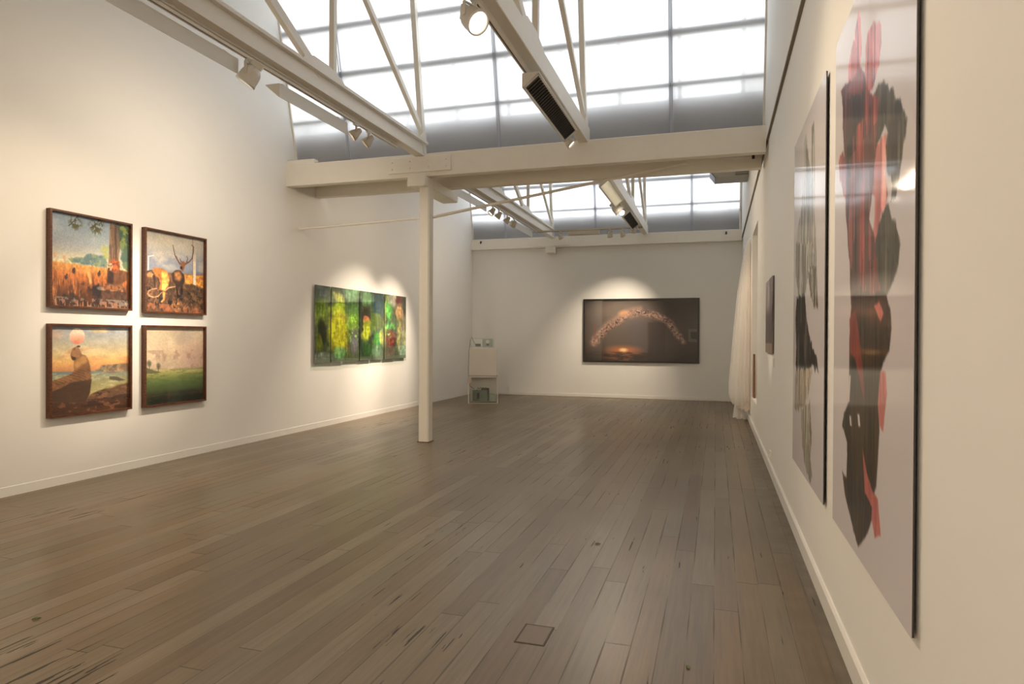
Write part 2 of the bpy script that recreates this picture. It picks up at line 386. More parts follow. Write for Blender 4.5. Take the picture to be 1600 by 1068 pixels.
# ------------------------------------------------------------------ trusses
def truss(x, ys, ye, nodes, side, label):
    """north-light truss: bottom chord ys..ye, verticals at nodes, raking end post along the glazing"""
    t = thing('roof_truss', label, 'roof truss', (x, (ys+ye)/2, 4.1))
    def zr(y): return 4.45+(y-(ys+.0))*(RIDGE_Z-4.45)/(ye-.36-ys)-.03
    ch = MB()
    if side < 0:      # steel channel look: web with two flanges
        ch.box(x-.02, x+.02, ys, ye, 4.131, 4.294).box(x-.07, x+.07, ys, ye, 4.295, 4.33).box(x-.07, x+.07, ys, ye, 4.10, 4.13)
    else: ch.box(x-.065, x+.065, ys, ye, 4.10, 4.32, .006)
    ch.build('bottom_chord', STEEL, t)
    MB().bar((x, ys+.1, 4.45), (x, ye-.42, zr(ye-.42)), .09, .12).build('rafter', STEEL, t)
    MB().bar((x, ye-.02, 4.15), (x, ye-.45, zr(ye-.45)), .07, .09).build('end_post', STEEL, t)
    for y in nodes:
        MB().bar((x, y, 4.30), (x, y, zr(y)), .06, .06).build('vertical', STEEL, t)
    ns = [ys+.3]+list(nodes)+[ye-.02]
    for k in range(1, len(ns)-1):
        f = MB(); y1, z1 = ns[k+1]-(.0 if k == len(ns)-2 else .28), (4.42 if k == len(ns)-2 else 4.30)
        f.bar((x, y1, z1), (x, ns[k]+.03, zr(ns[k])-.05), .055, .07 if k == len(ns)-2 else .10).build('diagonal', STEEL, t)
    y1 = ns[1]-.28
    MB().bar((x, y1, 4.30), (x, ns[0]+.1, zr(ns[0])-.03), .055, .10).build('diagonal', STEEL, t)
    for y in nodes[1:] if len(nodes) > 1 else nodes:
        g = MB(); g.prism([(y-.62, 4.32), (y+.22, 4.32), (y+.14, 4.38), (y-.10, 4.44), (y-.42, 4.44), (y-.58, 4.38)], 0, x+.028, x+.04)
        g.build('gusset_plate', STEEL, t)
    MB().prism([(ye-.24, 4.32), (ye, 4.32), (ye-.02, 4.46), (ye-.09, 4.46)], 0, x+.036, x+.046).build('gusset_plate', STEEL, t)
    return t
truss(-4.07, .95, 8.82, [1.9, 4.1, 6.43], -1, 'left white steel roof truss above the near half of the room')
truss(-1.70, .95, 8.80, [1.9, 4.1, 6.25], 1, 'right white roof truss above the near half of the room')
truss(-4.07, 9.61, 16.74, [10.4, 12.40, 14.40], -1, 'left white roof truss beyond the column beam')
truss(-1.70, 9.61, 16.74, [10.4, 12.13, 14.15], 1, 'right white roof truss beyond the column beam')

# ------------------------------------------------------------------ lighting tracks
def track(x, y0, y1, z, label, ax=1):
    t = thing('lighting_track', label, 'lighting track', (x, (y0+y1)/2, z))
    if ax == 1:
        m = MB(); m.box(x-.020, x-.007, y0, y1, z, z+.034).box(x+.007, x+.020, y0, y1, z, z+.034).box(x-.020, x+.020, y0, y1, z+.028, z+.050)
        m.build('rail', STEEL, t)
        MB().box(x-.007, x+.007, y0, y1, z+.003, z+.028).build('slot', DARKSLOT, t)
        y = y0+.3
        while y < y1: MB().box(x-.008, x+.008, y-.02, y+.02, z+.050, 4.105).build('hanger', STEEL, t); y += .9
    return t
ZK = 4.035
track(-1.752, -7.2, -.4, ZK, 'added white track out of view behind the camera, holding the added floodlight')  # track added out of view to carry the added flood
track(-4.10, 1.2, 8.02, ZK, 'white lighting track under the left near truss')
track(-1.752, 1.2, 8.1, ZK, 'white lighting track under the right near truss')
track(-4.10, 9.75, 15.2, ZK, 'white lighting track under the left far truss')
track(-1.752, 9.75, 15.6, ZK, 'white lighting track under the right far truss')
t = thing('lighting_track', 'lighting track crossing between the trusses in front of the far wall', 'lighting track', (-2.95, 15.5, 4.06))
MB().box(-4.3, -1.63, 15.482, 15.518, 4.065, 4.10).build('rail', FIXG, t)
MB().box(-4.28, -1.65, 15.488, 15.512, 4.060, 4.066).build('slot', DARKSLOT, t)

# wall-washer troughs on the tracks
def area(parent, loc, size, direction, power, col):
    ld = bpy.data.lights.new('tube_light', 'AREA'); ld.shape = 'RECTANGLE'; ld.size, ld.size_y = size; ld.energy = power; ld.color = col
    o = bpy.data.objects.new('tube_light', ld); COL.objects.link(o); o.parent = parent
    o.location = Vector(loc)-wloc(parent)
    d = Vector(direction).normalized(); z = -d; y = Vector((0, 1, 0)); y = (y-z*y.dot(z)).normalized(); x = y.cross(z)
    o.rotation_euler = Matrix((x, y, z)).transposed().to_euler()
    return o
def washer(x, y0, y1, side, label, louvre=None, power=0, col=WARM2, W=.155, Hh=.135, lit=False):
    """triangular trough; side -1 throws light to the left wall, +1 to the right"""
    t = thing('wall_washer_light', label, 'wall washer light', (x, (y0+y1)/2, ZK), 'wall washer fittings on the tracks')
    xa, xb = x-side*.05, x+side*(W-.05); zt, zb = 4.005, 4.005-Hh
    th = .008
    m = MB()
    m.box(min(xa, xa-side*th), max(xa, xa-side*th), y0, y1, zb, zt)           # upright back
    m.box(min(xa, xb), max(xa, xb), y0, y1, zt-th, zt)                        # top
    for y in (y0, y1-th): m.prism([(xa, zt-th), (xb, zt-th), (xa, zb)], 1, y, y+th)
    m.build('housing', FIX, t)
    for y in (y0+.12, y1-.12): MB().box(x-.014, x+.014, y-.02, y+.02, 4.0, ZK+.004).build('track_adaptor', FIX, t)
    # opening: louvre blades or reflector
    p1 = Vector((xb, 0, zt-th)); p0 = Vector((xa, 0, zb)); d = (p1-p0); dn = d.normalized(); nn = Vector((side*Hh, 0, -W)).normalized()
    ya, yc = y0+.05, y1-.05
    if louvre == 'black' or louvre == 'lit':
        e = MB()  # rim
        rr = .020
        for a, b in ((p0, p0+dn*rr), (p1-dn*rr, p1)):
            q = [a, b]; e.add([(a.x, y0, a.z), (b.x, y0, b.z), (b.x, y1, b.z), (a.x, y1, a.z)], [(0, 1, 2, 3)])
        for a, b in ((y0, ya), (yc, y1)): e.add([(p0.x, a, p0.z), (p1.x, a, p1.z), (p1.x, b, p1.z), (p0.x, b, p0.z)], [(0, 1, 2, 3)])
        e.build('rim', FIX, t)
        q0 = p0+dn*rr-nn*.035; q1 = p1-dn*rr-nn*.035
        MB().add([(q0.x, ya, q0.z), (q1.x, ya, q1.z), (q1.x, yc, q1.z), (q0.x, yc, q0.z)], [(0, 1, 2, 3)]).build('reflector', LOUV_ON if louvre == 'lit' else LOUV, t)
        lv = MB(); y = ya+.02
        while y < yc:
            a, b = p0+dn*rr, p1-dn*rr
            lv.add([(a.x, y, a.z), (b.x, y, b.z), (b.x-nn.x*.03, y, b.z-nn.z*.03), (a.x-nn.x*.03, y, a.z-nn.z*.03)], [(0, 1, 2, 3)])
            lv.add([(a.x, y+.006, a.z), (b.x, y+.006, b.z), (b.x-nn.x*.03, y+.006, b.z-nn.z*.03), (a.x-nn.x*.03, y+.006, a.z-nn.z*.03)], [(0, 1, 2, 3)])
            lv.add([(a.x, y, a.z), (b.x, y, b.z), (b.x, y+.006, b.z), (a.x, y+.006, a.z)], [(0, 1, 2, 3)])
            y += .062
        lv.build('louvre', plain('louvre_blade', (.16, .16, .16), .3, metal=.6) if louvre == 'black' else FIX, t)
    else:
        MB().tube([(xa+side*.05, ya, zt-.045), (xa+side*.05, yc, zt-.045)], .013, 10).build('tube', LENS_OFF if not power else LOUV_ON, t)
    if power:
        c = (p0+p1)/2+nn*.006
        area(t, (c.x, (y0+y1)/2, c.z), (.12, (y1-y0)*.9), (nn.x*1.0, 0, nn.z), power, col)
    return t
washer(-4.19, -5.5, -2.2, -1, 'added white trough light out of view behind the camera on the left', power=230)  # unseen trough added to lift the beam fronts and near walls
washer(-1.71, -5.5, -2.2, 1, 'added white light out of view behind the camera on the right', power=200)  # second unseen light added for the same fill from behind
washer(-4.19, 2.30, 4.99, -1, 'long white trough light nearest the camera over the four framed pictures', power=P_TROUGH*.05)
washer(-4.19, 5.58, 6.84, -1, 'long white trough light on the left track just before the column beam', power=P_TROUGH*1.2)
washer(-4.19, 9.95, 11.75, -1, 'white trough light on the left far track, the nearer of two', power=P_FAR*.3)
washer(-4.19, 13.55, 15.0, -1, 'white trough light on the left far track, the one nearer the far wall', power=P_FAR*.3)
washer(-1.71, 2.5, 4.17, 1, 'white light fitting at the top edge of the frame on the right truss', 'black', power=P_RIGHT*1.0)
washer(-1.71, 6.02, 7.84, 1, 'white light fitting with black louvre hanging at the near beam', 'black', power=0)
washer(-1.71, 10.3, 12.0, 1, 'light fitting with glowing cream face seen below the second beam', 'lit', power=P_FAR*.6)
washer(-1.71, 13.0, 14.6, 1, 'small white light fitting with black louvre towards the far wall', 'black', power=0)
t = thing('wall_washer_light', 'beige box light fitting on the cross track before the far wall', 'wall washer light', (-3.0, 15.5, 4.0))
MB().prism([(15.43, 4.05), (15.58, 4.05), (15.58, 3.965), (15.50, 3.945), (15.43, 3.965)], 0, -3.37, -2.64).build('housing', FIXG, t)
MB().box(-2.70, -2.66, 15.49, 15.51, 4.05, 4.07).build('track_adaptor', FIX, t)

# spot lights
def spot(x, y, target, label, kind='small', lit=False, power=0, cone=30, blend=.5, col=WARM, zt=ZK, visible_lens=None):
    t = thing('track_spotlight', label, 'spotlight', (x, y, zt), 'spotlights on the tracks')
    big = kind == 'big'
    MB().box(x-.016, x+.016, y-.045, y+.045, zt-.022, zt-.001).build('track_adaptor', FIX, t)
    drop = .15 if big else .11
    R = .088 if big else .060
    d = (Vector(target)-Vector((x, y, zt-drop))).normalized()
    hz = Vector((d.x, d.y, 0)).normalized(); sd = Vector((-hz.y, hz.x, 0))
    pv = Vector((x, y, zt-drop))
    yk = MB(); yk.tube([(x, y, zt-.022), (x, y, zt-.05)], .011, 8)
    for s_ in (-1, 1):
        a = Vector((x, y, zt-.05)); b = a+sd*s_*(R+.008); c = pv+sd*s_*(R+.008)
        yk.bar(a, b, .02, .008, ref=hz); yk.bar(b+Vector((0, 0, .004)), c, .024, .008, ref=hz)
    yk.build('yoke', FIXG if not big else FIX, t)
    hd = MB()
    if big: prof = [(0, -.105), (.035, -.10), (.062, -.082), (.080, -.05), (.088, -.01), (.090, .05), (.094, .055), (.094, .075), (.084, .075), (.080, .06)]
    else: prof = [(0, -.075), (.020, -.073), (.030, -.06), (.034, -.035), (.048, -.005), (.060, .03), (.064, .05), (.066, .07), (.058, .07), (.054, .055)]
    hd.lathe(prof, 24)
    if big: hd.box(-.055, .055, -.02, .02, -.15, -.10)
    q = Vector((0, 0, 1)).rotation_difference(d)
    h = hd.build('lamp_head', FIXG if not big else FIX, t); h.location = pv-Vector((x, y, zt))
    # (head mesh was built about the pivot)
    for v_ in h.data.vertices: v_.co = v_.co+Vector((x, y, zt))
    h.rotation_mode = 'QUATERNION'; h.rotation_quaternion = q
    ln = MB(); zl = .062 if big else .056; rl = .081 if big else .055
    ln.lathe([(0, zl), (rl*.5, zl-.003), (rl, zl-.008)], 24)
    me = ln.build('lens', LENS_ON if (power or lit) else LENS_OFF); me.parent = h
    if power:
        ld = bpy.data.lights.new('lamp', 'SPOT'); ld.energy = power; ld.spot_size = radians(cone); ld.spot_blend = blend; ld.color = col; ld.shadow_soft_size = .03
        lo = bpy.data.objects.new('lamp', ld); COL.objects.link(lo); lo.parent = h; lo.location = (0, 0, .085)
        lo.rotation_euler = (pi, 0, 0)
    return t
spot(-4.10, 1.55, (-6.3, 2.2, 1.0), 'large floodlight on the left near track close above the camera', 'big', power=40, cone=115, blend=.9, col=WARM)
spot(-1.752, -1.2, (-3.2, 9.0, 2.6), 'added large floodlight out of view behind the camera, brightening the room ahead', 'big', power=300, cone=75, blend=1.0, col=WARM2)  # unseen flood added to brighten the beam, column and far wall
spot(-4.10, 5.10, (-6.3, 4.4, .5), 'large floodlight between the two long trough lights on the left track', 'big', power=120, cone=110, blend=.9, col=WARM)
spot(-4.10, 6.98, (-6.3, 5.6, 1.75), 'left one of two small spotlights at the end of the left near track', power=360, cone=34, blend=.9, col=WARM2)
spot(-4.10, 7.28, (-6.3, 6.25, 1.70), 'small spotlight with lit face nearest the column beam on the left track', power=360, cone=34, blend=.9, col=WARM2)
spot(-1.752, 4.66, (.60, 3.6, 1.7), 'large lit cylindrical spotlight at the top of the frame on the right track', 'big', power=120, cone=80, blend=.9, col=WARM)
spot(-1.752, 7.99, (.60, 8.15, 1.6), 'small lit spotlight at the far end of the black louvred fitting', power=150, cone=16, blend=.7, col=WARM2)
spot(-4.10, 12.0, (-6.3, 10.5, 1.15), 'small spotlight with lit face on the far left track, first of three hanging together', power=760, cone=52, blend=1.0, col=WARM2)
spot(-4.10, 12.4, (-6.3, 12.0, 1.15), 'small spotlight on the far left track, middle of three hanging together', power=760, cone=52, blend=1.0, col=WARM2)
spot(-4.10, 12.95, (-6.3, 12.6, 1.5), 'small unlit spotlight on the far left track, last of three hanging together')
spot(-4.10, 13.42, (-6.3, 14.4, 1.5), 'small unlit spotlight on the far left track touching the far trough light')
spot(-1.752, 12.2, (.5, 12.6, 1.5), 'large lit spotlight after the glowing fitting on the right far track', 'big', power=120, cone=60, blend=.9, col=WARM)
spot(-1.752, 12.72, (.5, 9.0, 1.5), 'small lit spotlight on the right far track beside the black louvred fitting', power=60, cone=50, blend=.9, col=WARM)
spot(-1.752, 14.8, (-2.5, 16.8, 1.4), 'small lit spotlight at the end of the right far track', power=420, cone=62, blend=.95, col=WARM2, visible_lens=True)
spot(-3.58, 15.5, (-2.5, 16.8, 1.6), 'small spotlight left of the beige box on the cross track', zt=4.06)
spot(-2.39, 15.5, (-2.2, 16.8, 1.6), 'small spotlight right beside the beige box on the cross track', zt=4.06)
spot(-2.10, 15.5, (-1.2, 16.8, 1.6), 'small spotlight on the cross track nearest the right truss', zt=4.06)

# ------------------------------------------------------------------ things high on the right
t = thing('unit_heater', 'grey box heater hanging high by the right wall under the second beam', 'heater', (.2, 13.4, 4.57))
MB().prism([(-.03, 4.58), (.565, 4.58), (.565, 5.0), (-.12, 5.0), (-.12, 4.70)], 1, 13.2, 13.75).build('casing', plain('grey_casing', (.42, .41, .38), .5), t)
MB().prism([(-.135, 4.70), (-.12, 4.70), (-.12, 5.0), (-.135, 5.0)], 1, 13.18, 13.77).build('grille', LOUV, t)
MB().prism([(-.135, 4.70), (-.035, 4.57), (-.03, 4.58), (-.12, 4.705)], 1, 13.19, 13.76).build('louvre', LOUV, t)
m = MB()
for k in range(6): m.box(.33, .56, 13.188, 13.2, 4.60+k*.05, 4.63+k*.05)
m.build('vent', plain('vent_grey', (.2, .19, .17), .5), t)
t = thing('batten_light', 'slim white batten light fixed under the beams at the right wall', 'light', (.26, 9.3, 3.99))
MB().tube([(.02, 9.35, 3.93), (.45, 9.35, 3.93)], .02, 10).build('tube', FIX, t)
MB().box(.44, .475, 9.33, 9.37, 3.90, 3.965).build('end_cap', DARKG, t)
m = MB()
for x in (.08, .42): m.box(x-.015, x+.015, 9.335, 9.365, 3.945, 4.072)
m.build('bracket', FIX, t)
t = thing('downpipe', 'thin pale pipe running up the right edge of the far glazing', 'pipe', (.54, 16.7, 4.14))
MB().tube([(.535, 16.72, 4.14), (.535, 16.70, 4.7), (.535, 16.28, 6.5)], .018, 10).build('pipe', STEEL, t)
MB().tube([(.535, 16.72, 4.55), (.535, 16.715, 4.62)], .027, 10).build('pipe_joint', FIXG, t)

# ------------------------------------------------------------------ paintings (colour held per vertex of a fine mesh)
PW=json.loads("""{"lion":{"inner":[[0.027,0.008],[1.023,-0.006],[1.009,0.972],[0.015,0.982]],"trunk":[[0.741,0.026],[0.848,0.015],[0.856,0.143],[0.872,0.263],[0.857,0.455],[0.723,0.47],[0.731,0.255]],"mane":[[0.793,0.429],[0.857,0.455],[0.873,0.508],[0.849,0.565],[0.786,0.585],[0.731,0.55],[0.708,0.498],[0.739,0.455]],"face":[[0.723,0.483],[0.762,0.473],[0.778,0.511],[0.755,0.561],[0.72,0.551],[0.705,0.519]],"body":[[0.708,0.552],[0.849,0.538],[0.995,0.565],[0.995,0.634],[0.881,0.725],[0.755,0.735],[0.705,0.712]],"chest":[[0.708,0.565],[0.794,0.57],[0.778,0.72],[0.705,0.719]],"rock":[[0.632,0.771],[0.755,0.729],[0.914,0.737],[0.979,0.814],[0.996,0.965],[0.633,0.97]],"treeline":[[0.23,0.493],[0.397,0.455],[0.44,0.398],[0.692,0.407],[0.7,0.533],[0.397,0.532],[0.243,0.529]],"yg":[[0.631,0.308],[0.741,0.247],[0.726,0.43],[0.677,0.422]],"foliage":[[0.832,0.018],[1.01,0.017],[1.003,0.55],[0.913,0.504],[0.88,0.262],[0.848,0.103]],"field":[[0.017,0.529],[0.257,0.534],[0.708,0.541],[1.011,0.549],[1.012,0.992],[0.005,1.001]],"leaf1":[[0.298,0.079]],"leaf2":[[0.563,0.075]],"stump1":[[0.506,0.754],[0.602,0.734],[0.632,0.798],[0.602,0.879],[0.513,0.871]],"birds":[[0.278,0.614],[0.189,0.691],[0.594,0.616]],"straw":[[0.44,0.605],[0.476,0.601],[0.506,0.728],[0.477,0.744]],"balls":[[0.063,0.457],[0.169,0.481]]},"deer":{"ground":[[0.009,0.512],[1.004,0.476],[1.025,0.993],[-0.004,0.984]],"gold":[[0.649,0.495],[1.004,0.482],[0.996,0.662],[0.788,0.612],[0.666,0.622]],"pole":[[0.807,0.006],[0.857,0.008],[0.859,0.626],[0.81,0.61]],"poledark":[[0.797,0.004],[0.811,0.005],[0.813,0.61],[0.799,0.605]],"lamp":[[0.054,0.321],[0.073,0.319],[0.069,0.518],[0.051,0.52]],"lamparm":[[0.051,0.328],[0.152,0.298],[0.152,0.31],[0.054,0.339]],"stag":[[0.447,0.495],[0.513,0.451],[0.58,0.45],[0.649,0.508],[0.666,0.583],[0.632,0.637],[0.615,0.766],[0.59,0.78],[0.581,0.666],[0.534,0.67],[0.556,0.807],[0.531,0.809],[0.506,0.647],[0.448,0.588]],"chest":[[0.48,0.485],[0.564,0.465],[0.615,0.536],[0.564,0.591],[0.497,0.572]],"head":[[0.58,0.349],[0.631,0.324],[0.683,0.344],[0.657,0.405],[0.631,0.458],[0.601,0.461],[0.589,0.411]],"ant1":[[0.577,0.368],[0.53,0.316],[0.493,0.27],[0.471,0.197],[0.454,0.137]],"ant1b":[[0.538,0.328],[0.513,0.268]],"ant1c":[[0.597,0.334],[0.577,0.298]],"ant2":[[0.674,0.358],[0.743,0.318],[0.791,0.268],[0.813,0.181],[0.818,0.115],[0.778,0.094]],"ant2b":[[0.691,0.337],[0.714,0.283],[0.691,0.253]],"deer":[[0.13,0.482],[0.176,0.453],[0.286,0.454],[0.366,0.496],[0.399,0.58],[0.383,0.656],[0.318,0.735],[0.224,0.729],[0.255,0.641],[0.223,0.57],[0.146,0.553]],"deerhi":[[0.27,0.493],[0.35,0.522],[0.374,0.595],[0.334,0.684],[0.271,0.701],[0.302,0.601]],"leg":[[0.13,0.542],[0.169,0.551],[0.177,0.696],[0.154,0.704]],"neck":[[0.284,0.744],[0.33,0.753],[0.322,0.846],[0.271,0.888],[0.252,0.877],[0.295,0.835]],"l1":[[0.055,0.789],[0.07,0.752],[0.123,0.727],[0.192,0.713]],"l2":[[0.055,0.783],[0.078,0.812],[0.146,0.826],[0.216,0.809],[0.271,0.757]],"l3":[[0.326,0.728],[0.391,0.69],[0.497,0.666]],"head2":[[0.032,0.551],[0.077,0.517],[0.138,0.542],[0.115,0.58],[0.054,0.579]],"horn2":[[0.054,0.513],[0.115,0.495],[0.153,0.54]],"shrub":[[0.666,0.647],[0.824,0.609],[1.005,0.668],[1.006,0.954],[0.667,0.891]]},"seal":{"ball":[[0.324,0.117],[0.416,0.117],[0.324,0.208]],"body":[[0.003,0.626],[0.12,0.587],[0.253,0.548],[0.29,0.502],[0.283,0.443],[0.289,0.396],[0.252,0.372],[0.246,0.325],[0.271,0.255],[0.32,0.232],[0.352,0.268],[0.377,0.328],[0.428,0.341],[0.467,0.402],[0.493,0.524],[0.5,0.645],[0.481,0.777],[0.429,0.881],[0.217,0.861],[0.003,0.819]],"dark":[[0.253,0.641],[0.504,0.621],[0.481,0.777],[0.429,0.887],[0.217,0.867],[0.003,0.841],[0.003,0.739],[0.144,0.692]],"cream":[[0.39,0.34],[0.441,0.365],[0.448,0.413],[0.377,0.447],[0.34,0.481],[0.302,0.503],[0.283,0.443],[0.314,0.397],[0.371,0.363]],"snout":[[0.258,0.266],[0.32,0.234],[0.354,0.28],[0.371,0.345],[0.339,0.362],[0.265,0.355]],"mouth":[[0.25,0.342],[0.308,0.362],[0.304,0.391],[0.265,0.39]],"sea":[[0.003,0.512],[0.493,0.524],[1.001,0.535],[1.001,0.843],[0.003,0.762]],"island":[[0.559,0.521],[0.626,0.469],[0.736,0.46],[1.0,0.451],[1.001,0.548],[0.736,0.554]],"rocks":[[0.736,0.604],[0.792,0.6],[0.964,0.651],[0.877,0.662],[0.736,0.637]],"shore":[[0.455,0.823],[0.6,0.762],[1.001,0.689],[1.002,1.023],[-0.008,1.01],[-0.008,0.806],[0.217,0.861],[0.429,0.881]],"cloud":[[0.565,0.058]]},"field":{"hor":[[0.015,0.53],[1.004,0.572]],"trees":[[0.086,0.468],[0.223,0.509]],"bank":[[0.008,0.512],[0.158,0.563],[0.29,0.598],[0.008,0.591]],"y":[[0.411,0.65],[0.411,0.809],[0.411,0.944]]},"big":{"p1":[[0.211,0.143],[0.233,0.096],[0.334,0.064],[0.389,0.039],[0.424,0.056],[0.436,0.112],[0.417,0.142],[0.467,0.167],[0.441,0.197]],"p2":[[0.499,0.179],[0.496,0.122],[0.532,0.106],[0.604,0.113],[0.672,0.137],[0.68,0.164],[0.659,0.192],[0.593,0.215],[0.521,0.219],[0.453,0.189]],"mass":[[0.104,0.12],[0.235,0.128],[0.459,0.157],[0.539,0.213],[0.662,0.249],[0.632,0.304],[0.602,0.371],[0.552,0.424],[0.607,0.449],[0.643,0.486],[0.712,0.569],[0.312,0.555],[0.283,0.469],[0.212,0.376],[0.196,0.292],[0.148,0.201],[0.145,0.159]],"loop":[[0.069,0.255],[0.151,0.244],[0.217,0.295],[0.201,0.352],[0.101,0.297]],"wing":[[0.661,0.227],[0.709,0.235],[0.826,0.274],[0.935,0.331],[0.901,0.371],[0.839,0.421],[0.793,0.419],[0.811,0.4],[0.791,0.382],[0.747,0.373],[0.739,0.336],[0.758,0.317],[0.731,0.301],[0.65,0.317],[0.601,0.352],[0.594,0.234]],"strip":[[0.623,0.317],[0.749,0.316],[0.735,0.371],[0.766,0.411],[0.695,0.43],[0.633,0.485],[0.608,0.469],[0.621,0.398],[0.578,0.378]],"lobe":[[0.764,0.422],[0.836,0.458],[0.884,0.492],[0.853,0.527],[0.757,0.559],[0.648,0.567],[0.577,0.54],[0.609,0.483],[0.689,0.439]],"streak":[[0.379,0.217],[0.504,0.256],[0.547,0.344],[0.474,0.406],[0.52,0.512],[0.422,0.538],[0.356,0.392],[0.377,0.308]],"darktop":[[0.212,0.155],[0.5,0.2],[0.464,0.238],[0.337,0.247],[0.219,0.249]],"leftdark":[[0.201,0.217],[0.3,0.235],[0.352,0.337],[0.395,0.45],[0.423,0.551],[0.312,0.547],[0.257,0.439]],"mid":[[0.302,0.582],[0.334,0.534],[0.752,0.553],[0.795,0.578],[0.809,0.607],[0.788,0.636],[0.725,0.658],[0.701,0.671],[0.683,0.718],[0.696,0.763],[0.666,0.848],[0.611,0.876],[0.631,0.894],[0.594,0.921],[0.527,0.953],[0.45,0.979],[0.378,0.966],[0.311,0.94],[0.228,0.913],[0.186,0.879],[0.259,0.884],[0.265,0.814],[0.179,0.789],[0.206,0.764],[0.286,0.738],[0.293,0.681],[0.289,0.625]],"red1":[[0.286,0.582],[0.376,0.566],[0.45,0.626],[0.511,0.698],[0.513,0.726],[0.468,0.7],[0.382,0.655],[0.301,0.644]],"pinkr":[[0.701,0.671],[0.758,0.668],[0.77,0.699],[0.734,0.758],[0.699,0.753],[0.676,0.718]],"knob":[[0.623,0.567],[0.685,0.562],[0.73,0.581],[0.697,0.593],[0.661,0.58]],"lowpink":[[0.497,0.806],[0.557,0.839],[0.618,0.859],[0.685,0.866],[0.719,0.917],[0.652,0.93],[0.613,0.902],[0.619,0.885],[0.531,0.875]],"slit1":[[0.421,0.751],[0.449,0.75],[0.463,0.77],[0.436,0.772]],"slit2":[[0.299,0.762],[0.324,0.761],[0.336,0.779],[0.31,0.779]],"slit0":[[0.293,0.687],[0.314,0.687],[0.297,0.737],[0.276,0.738]]},"tall":{"grey":[[0.078,0.318],[0.697,0.371],[0.665,0.421],[0.551,0.44],[0.449,0.494],[0.199,0.488],[0.088,0.413]],"wing":[[0.665,0.424],[0.794,0.448],[0.835,0.537],[0.747,0.539],[0.595,0.49],[0.551,0.44]],"black":[[0.148,0.49],[0.449,0.494],[0.506,0.562],[0.606,0.61],[0.806,0.661],[0.875,0.698],[0.688,0.679],[0.598,0.694],[0.119,0.71],[0.142,0.632],[0.082,0.554]],"tan":[[0.119,0.707],[0.689,0.692],[0.605,0.764],[0.417,0.802],[0.234,0.83],[0.057,0.831]],"pale":[[0.329,0.822],[0.622,0.784],[0.703,0.857],[0.65,0.927],[0.721,0.971],[0.641,0.991],[0.477,0.967],[0.383,0.905]],"top":[[0.358,0.056],[0.46,0.041],[0.537,0.136],[0.613,0.164],[0.622,0.055],[0.691,0.053],[0.736,0.183],[0.727,0.273],[0.809,0.469],[0.129,0.404],[0.118,0.292],[0.321,0.224]]},"arch":{"c":[[0.087,0.697],[0.139,0.585],[0.2,0.458],[0.296,0.355],[0.365,0.253],[0.434,0.222],[0.502,0.199],[0.587,0.224],[0.671,0.279],[0.754,0.364],[0.821,0.55],[0.871,0.672]],"sun":[[0.354,0.82]],"glow":[[0.33,0.173]],"refl_door1":[[0.4,0.332],[0.553,0.332],[0.572,0.879],[0.41,0.882]],"refl_door2":[[0.57,0.364],[0.721,0.364],[0.723,0.922],[0.581,0.925]],"refl_pic":[[0.919,0.472],[0.992,0.472],[0.993,0.686],[0.92,0.672]],"refl_picin":[[0.94,0.518],[0.993,0.518],[0.993,0.64],[0.94,0.625]],"refl_tallp":[[0.081,0.378],[0.108,0.394],[0.109,0.713],[0.082,0.729]]}}""")
BLOBS=[(0.068,0.062,0.058,0.08,(95,100,105),0.9),(0.059,0.33,0.067,0.147,(125,145,50),0.9),(0.06,0.583,0.033,0.147,(35,40,20),0.9),(0.037,0.73,0.028,0.093,(125,125,40),0.8),(0.061,0.917,0.087,0.053,(130,130,125),0.8),(0.211,0.135,0.042,0.083,(205,195,70),0.9),(0.212,0.315,0.063,0.111,(180,200,40),0.9),(0.213,0.58,0.079,0.237,(210,198,40),1),(0.201,0.011,0.031,0.055,(60,60,25),0.7),(0.229,0.887,0.053,0.084,(120,165,110),0.9),(0.345,0.057,0.068,0.115,(130,170,125),0.9),(0.356,0.272,0.068,0.087,(80,120,60),0.9),(0.357,0.46,0.062,0.116,(140,180,60),0.8),(0.375,0.736,0.04,0.16,(120,115,125),0.95),(0.294,0.649,0.009,0.285,(150,145,60),0.8),(0.494,0.078,0.061,0.09,(115,155,110),0.9),(0.495,0.333,0.048,0.083,(45,40,28),0.9),(0.489,0.408,0.03,0.042,(210,110,90),0.9),(0.496,0.573,0.048,0.135,(190,190,55),0.9),(0.509,0.814,0.061,0.105,(50,85,45),0.9),(0.436,0.441,0.016,0.414,(35,45,40),0.7),(0.637,0.165,0.059,0.171,(50,72,85),0.9),(0.612,0.431,0.058,0.108,(115,130,60),0.8),(0.632,0.694,0.041,0.101,(70,150,60),0.9),(0.627,0.88,0.052,0.093,(125,155,125),0.9),(0.684,0.663,0.024,0.11,(205,195,110),0.8),(0.756,0.231,0.038,0.16,(105,190,85),0.9),(0.778,0.518,0.07,0.08,(90,160,80),0.8),(0.779,0.679,0.063,0.121,(140,55,45),0.95),(0.811,0.063,0.057,0.097,(195,175,165),0.8),(0.779,0.904,0.056,0.081,(115,90,80),0.8),(0.723,0.393,0.011,0.318,(200,190,90),0.6),(0.897,0.067,0.037,0.066,(110,45,45),0.9),(0.916,0.264,0.056,0.108,(220,155,120),0.9),(0.986,0.156,0.027,0.152,(55,45,40),0.8),(0.958,0.679,0.076,0.252,(190,178,140),0.8),(0.898,0.514,0.013,0.248,(205,175,90),0.7),(0.981,0.899,0.061,0.101,(150,175,155),0.8),(0.979,0.426,0.046,0.135,(140,120,100),0.7)]
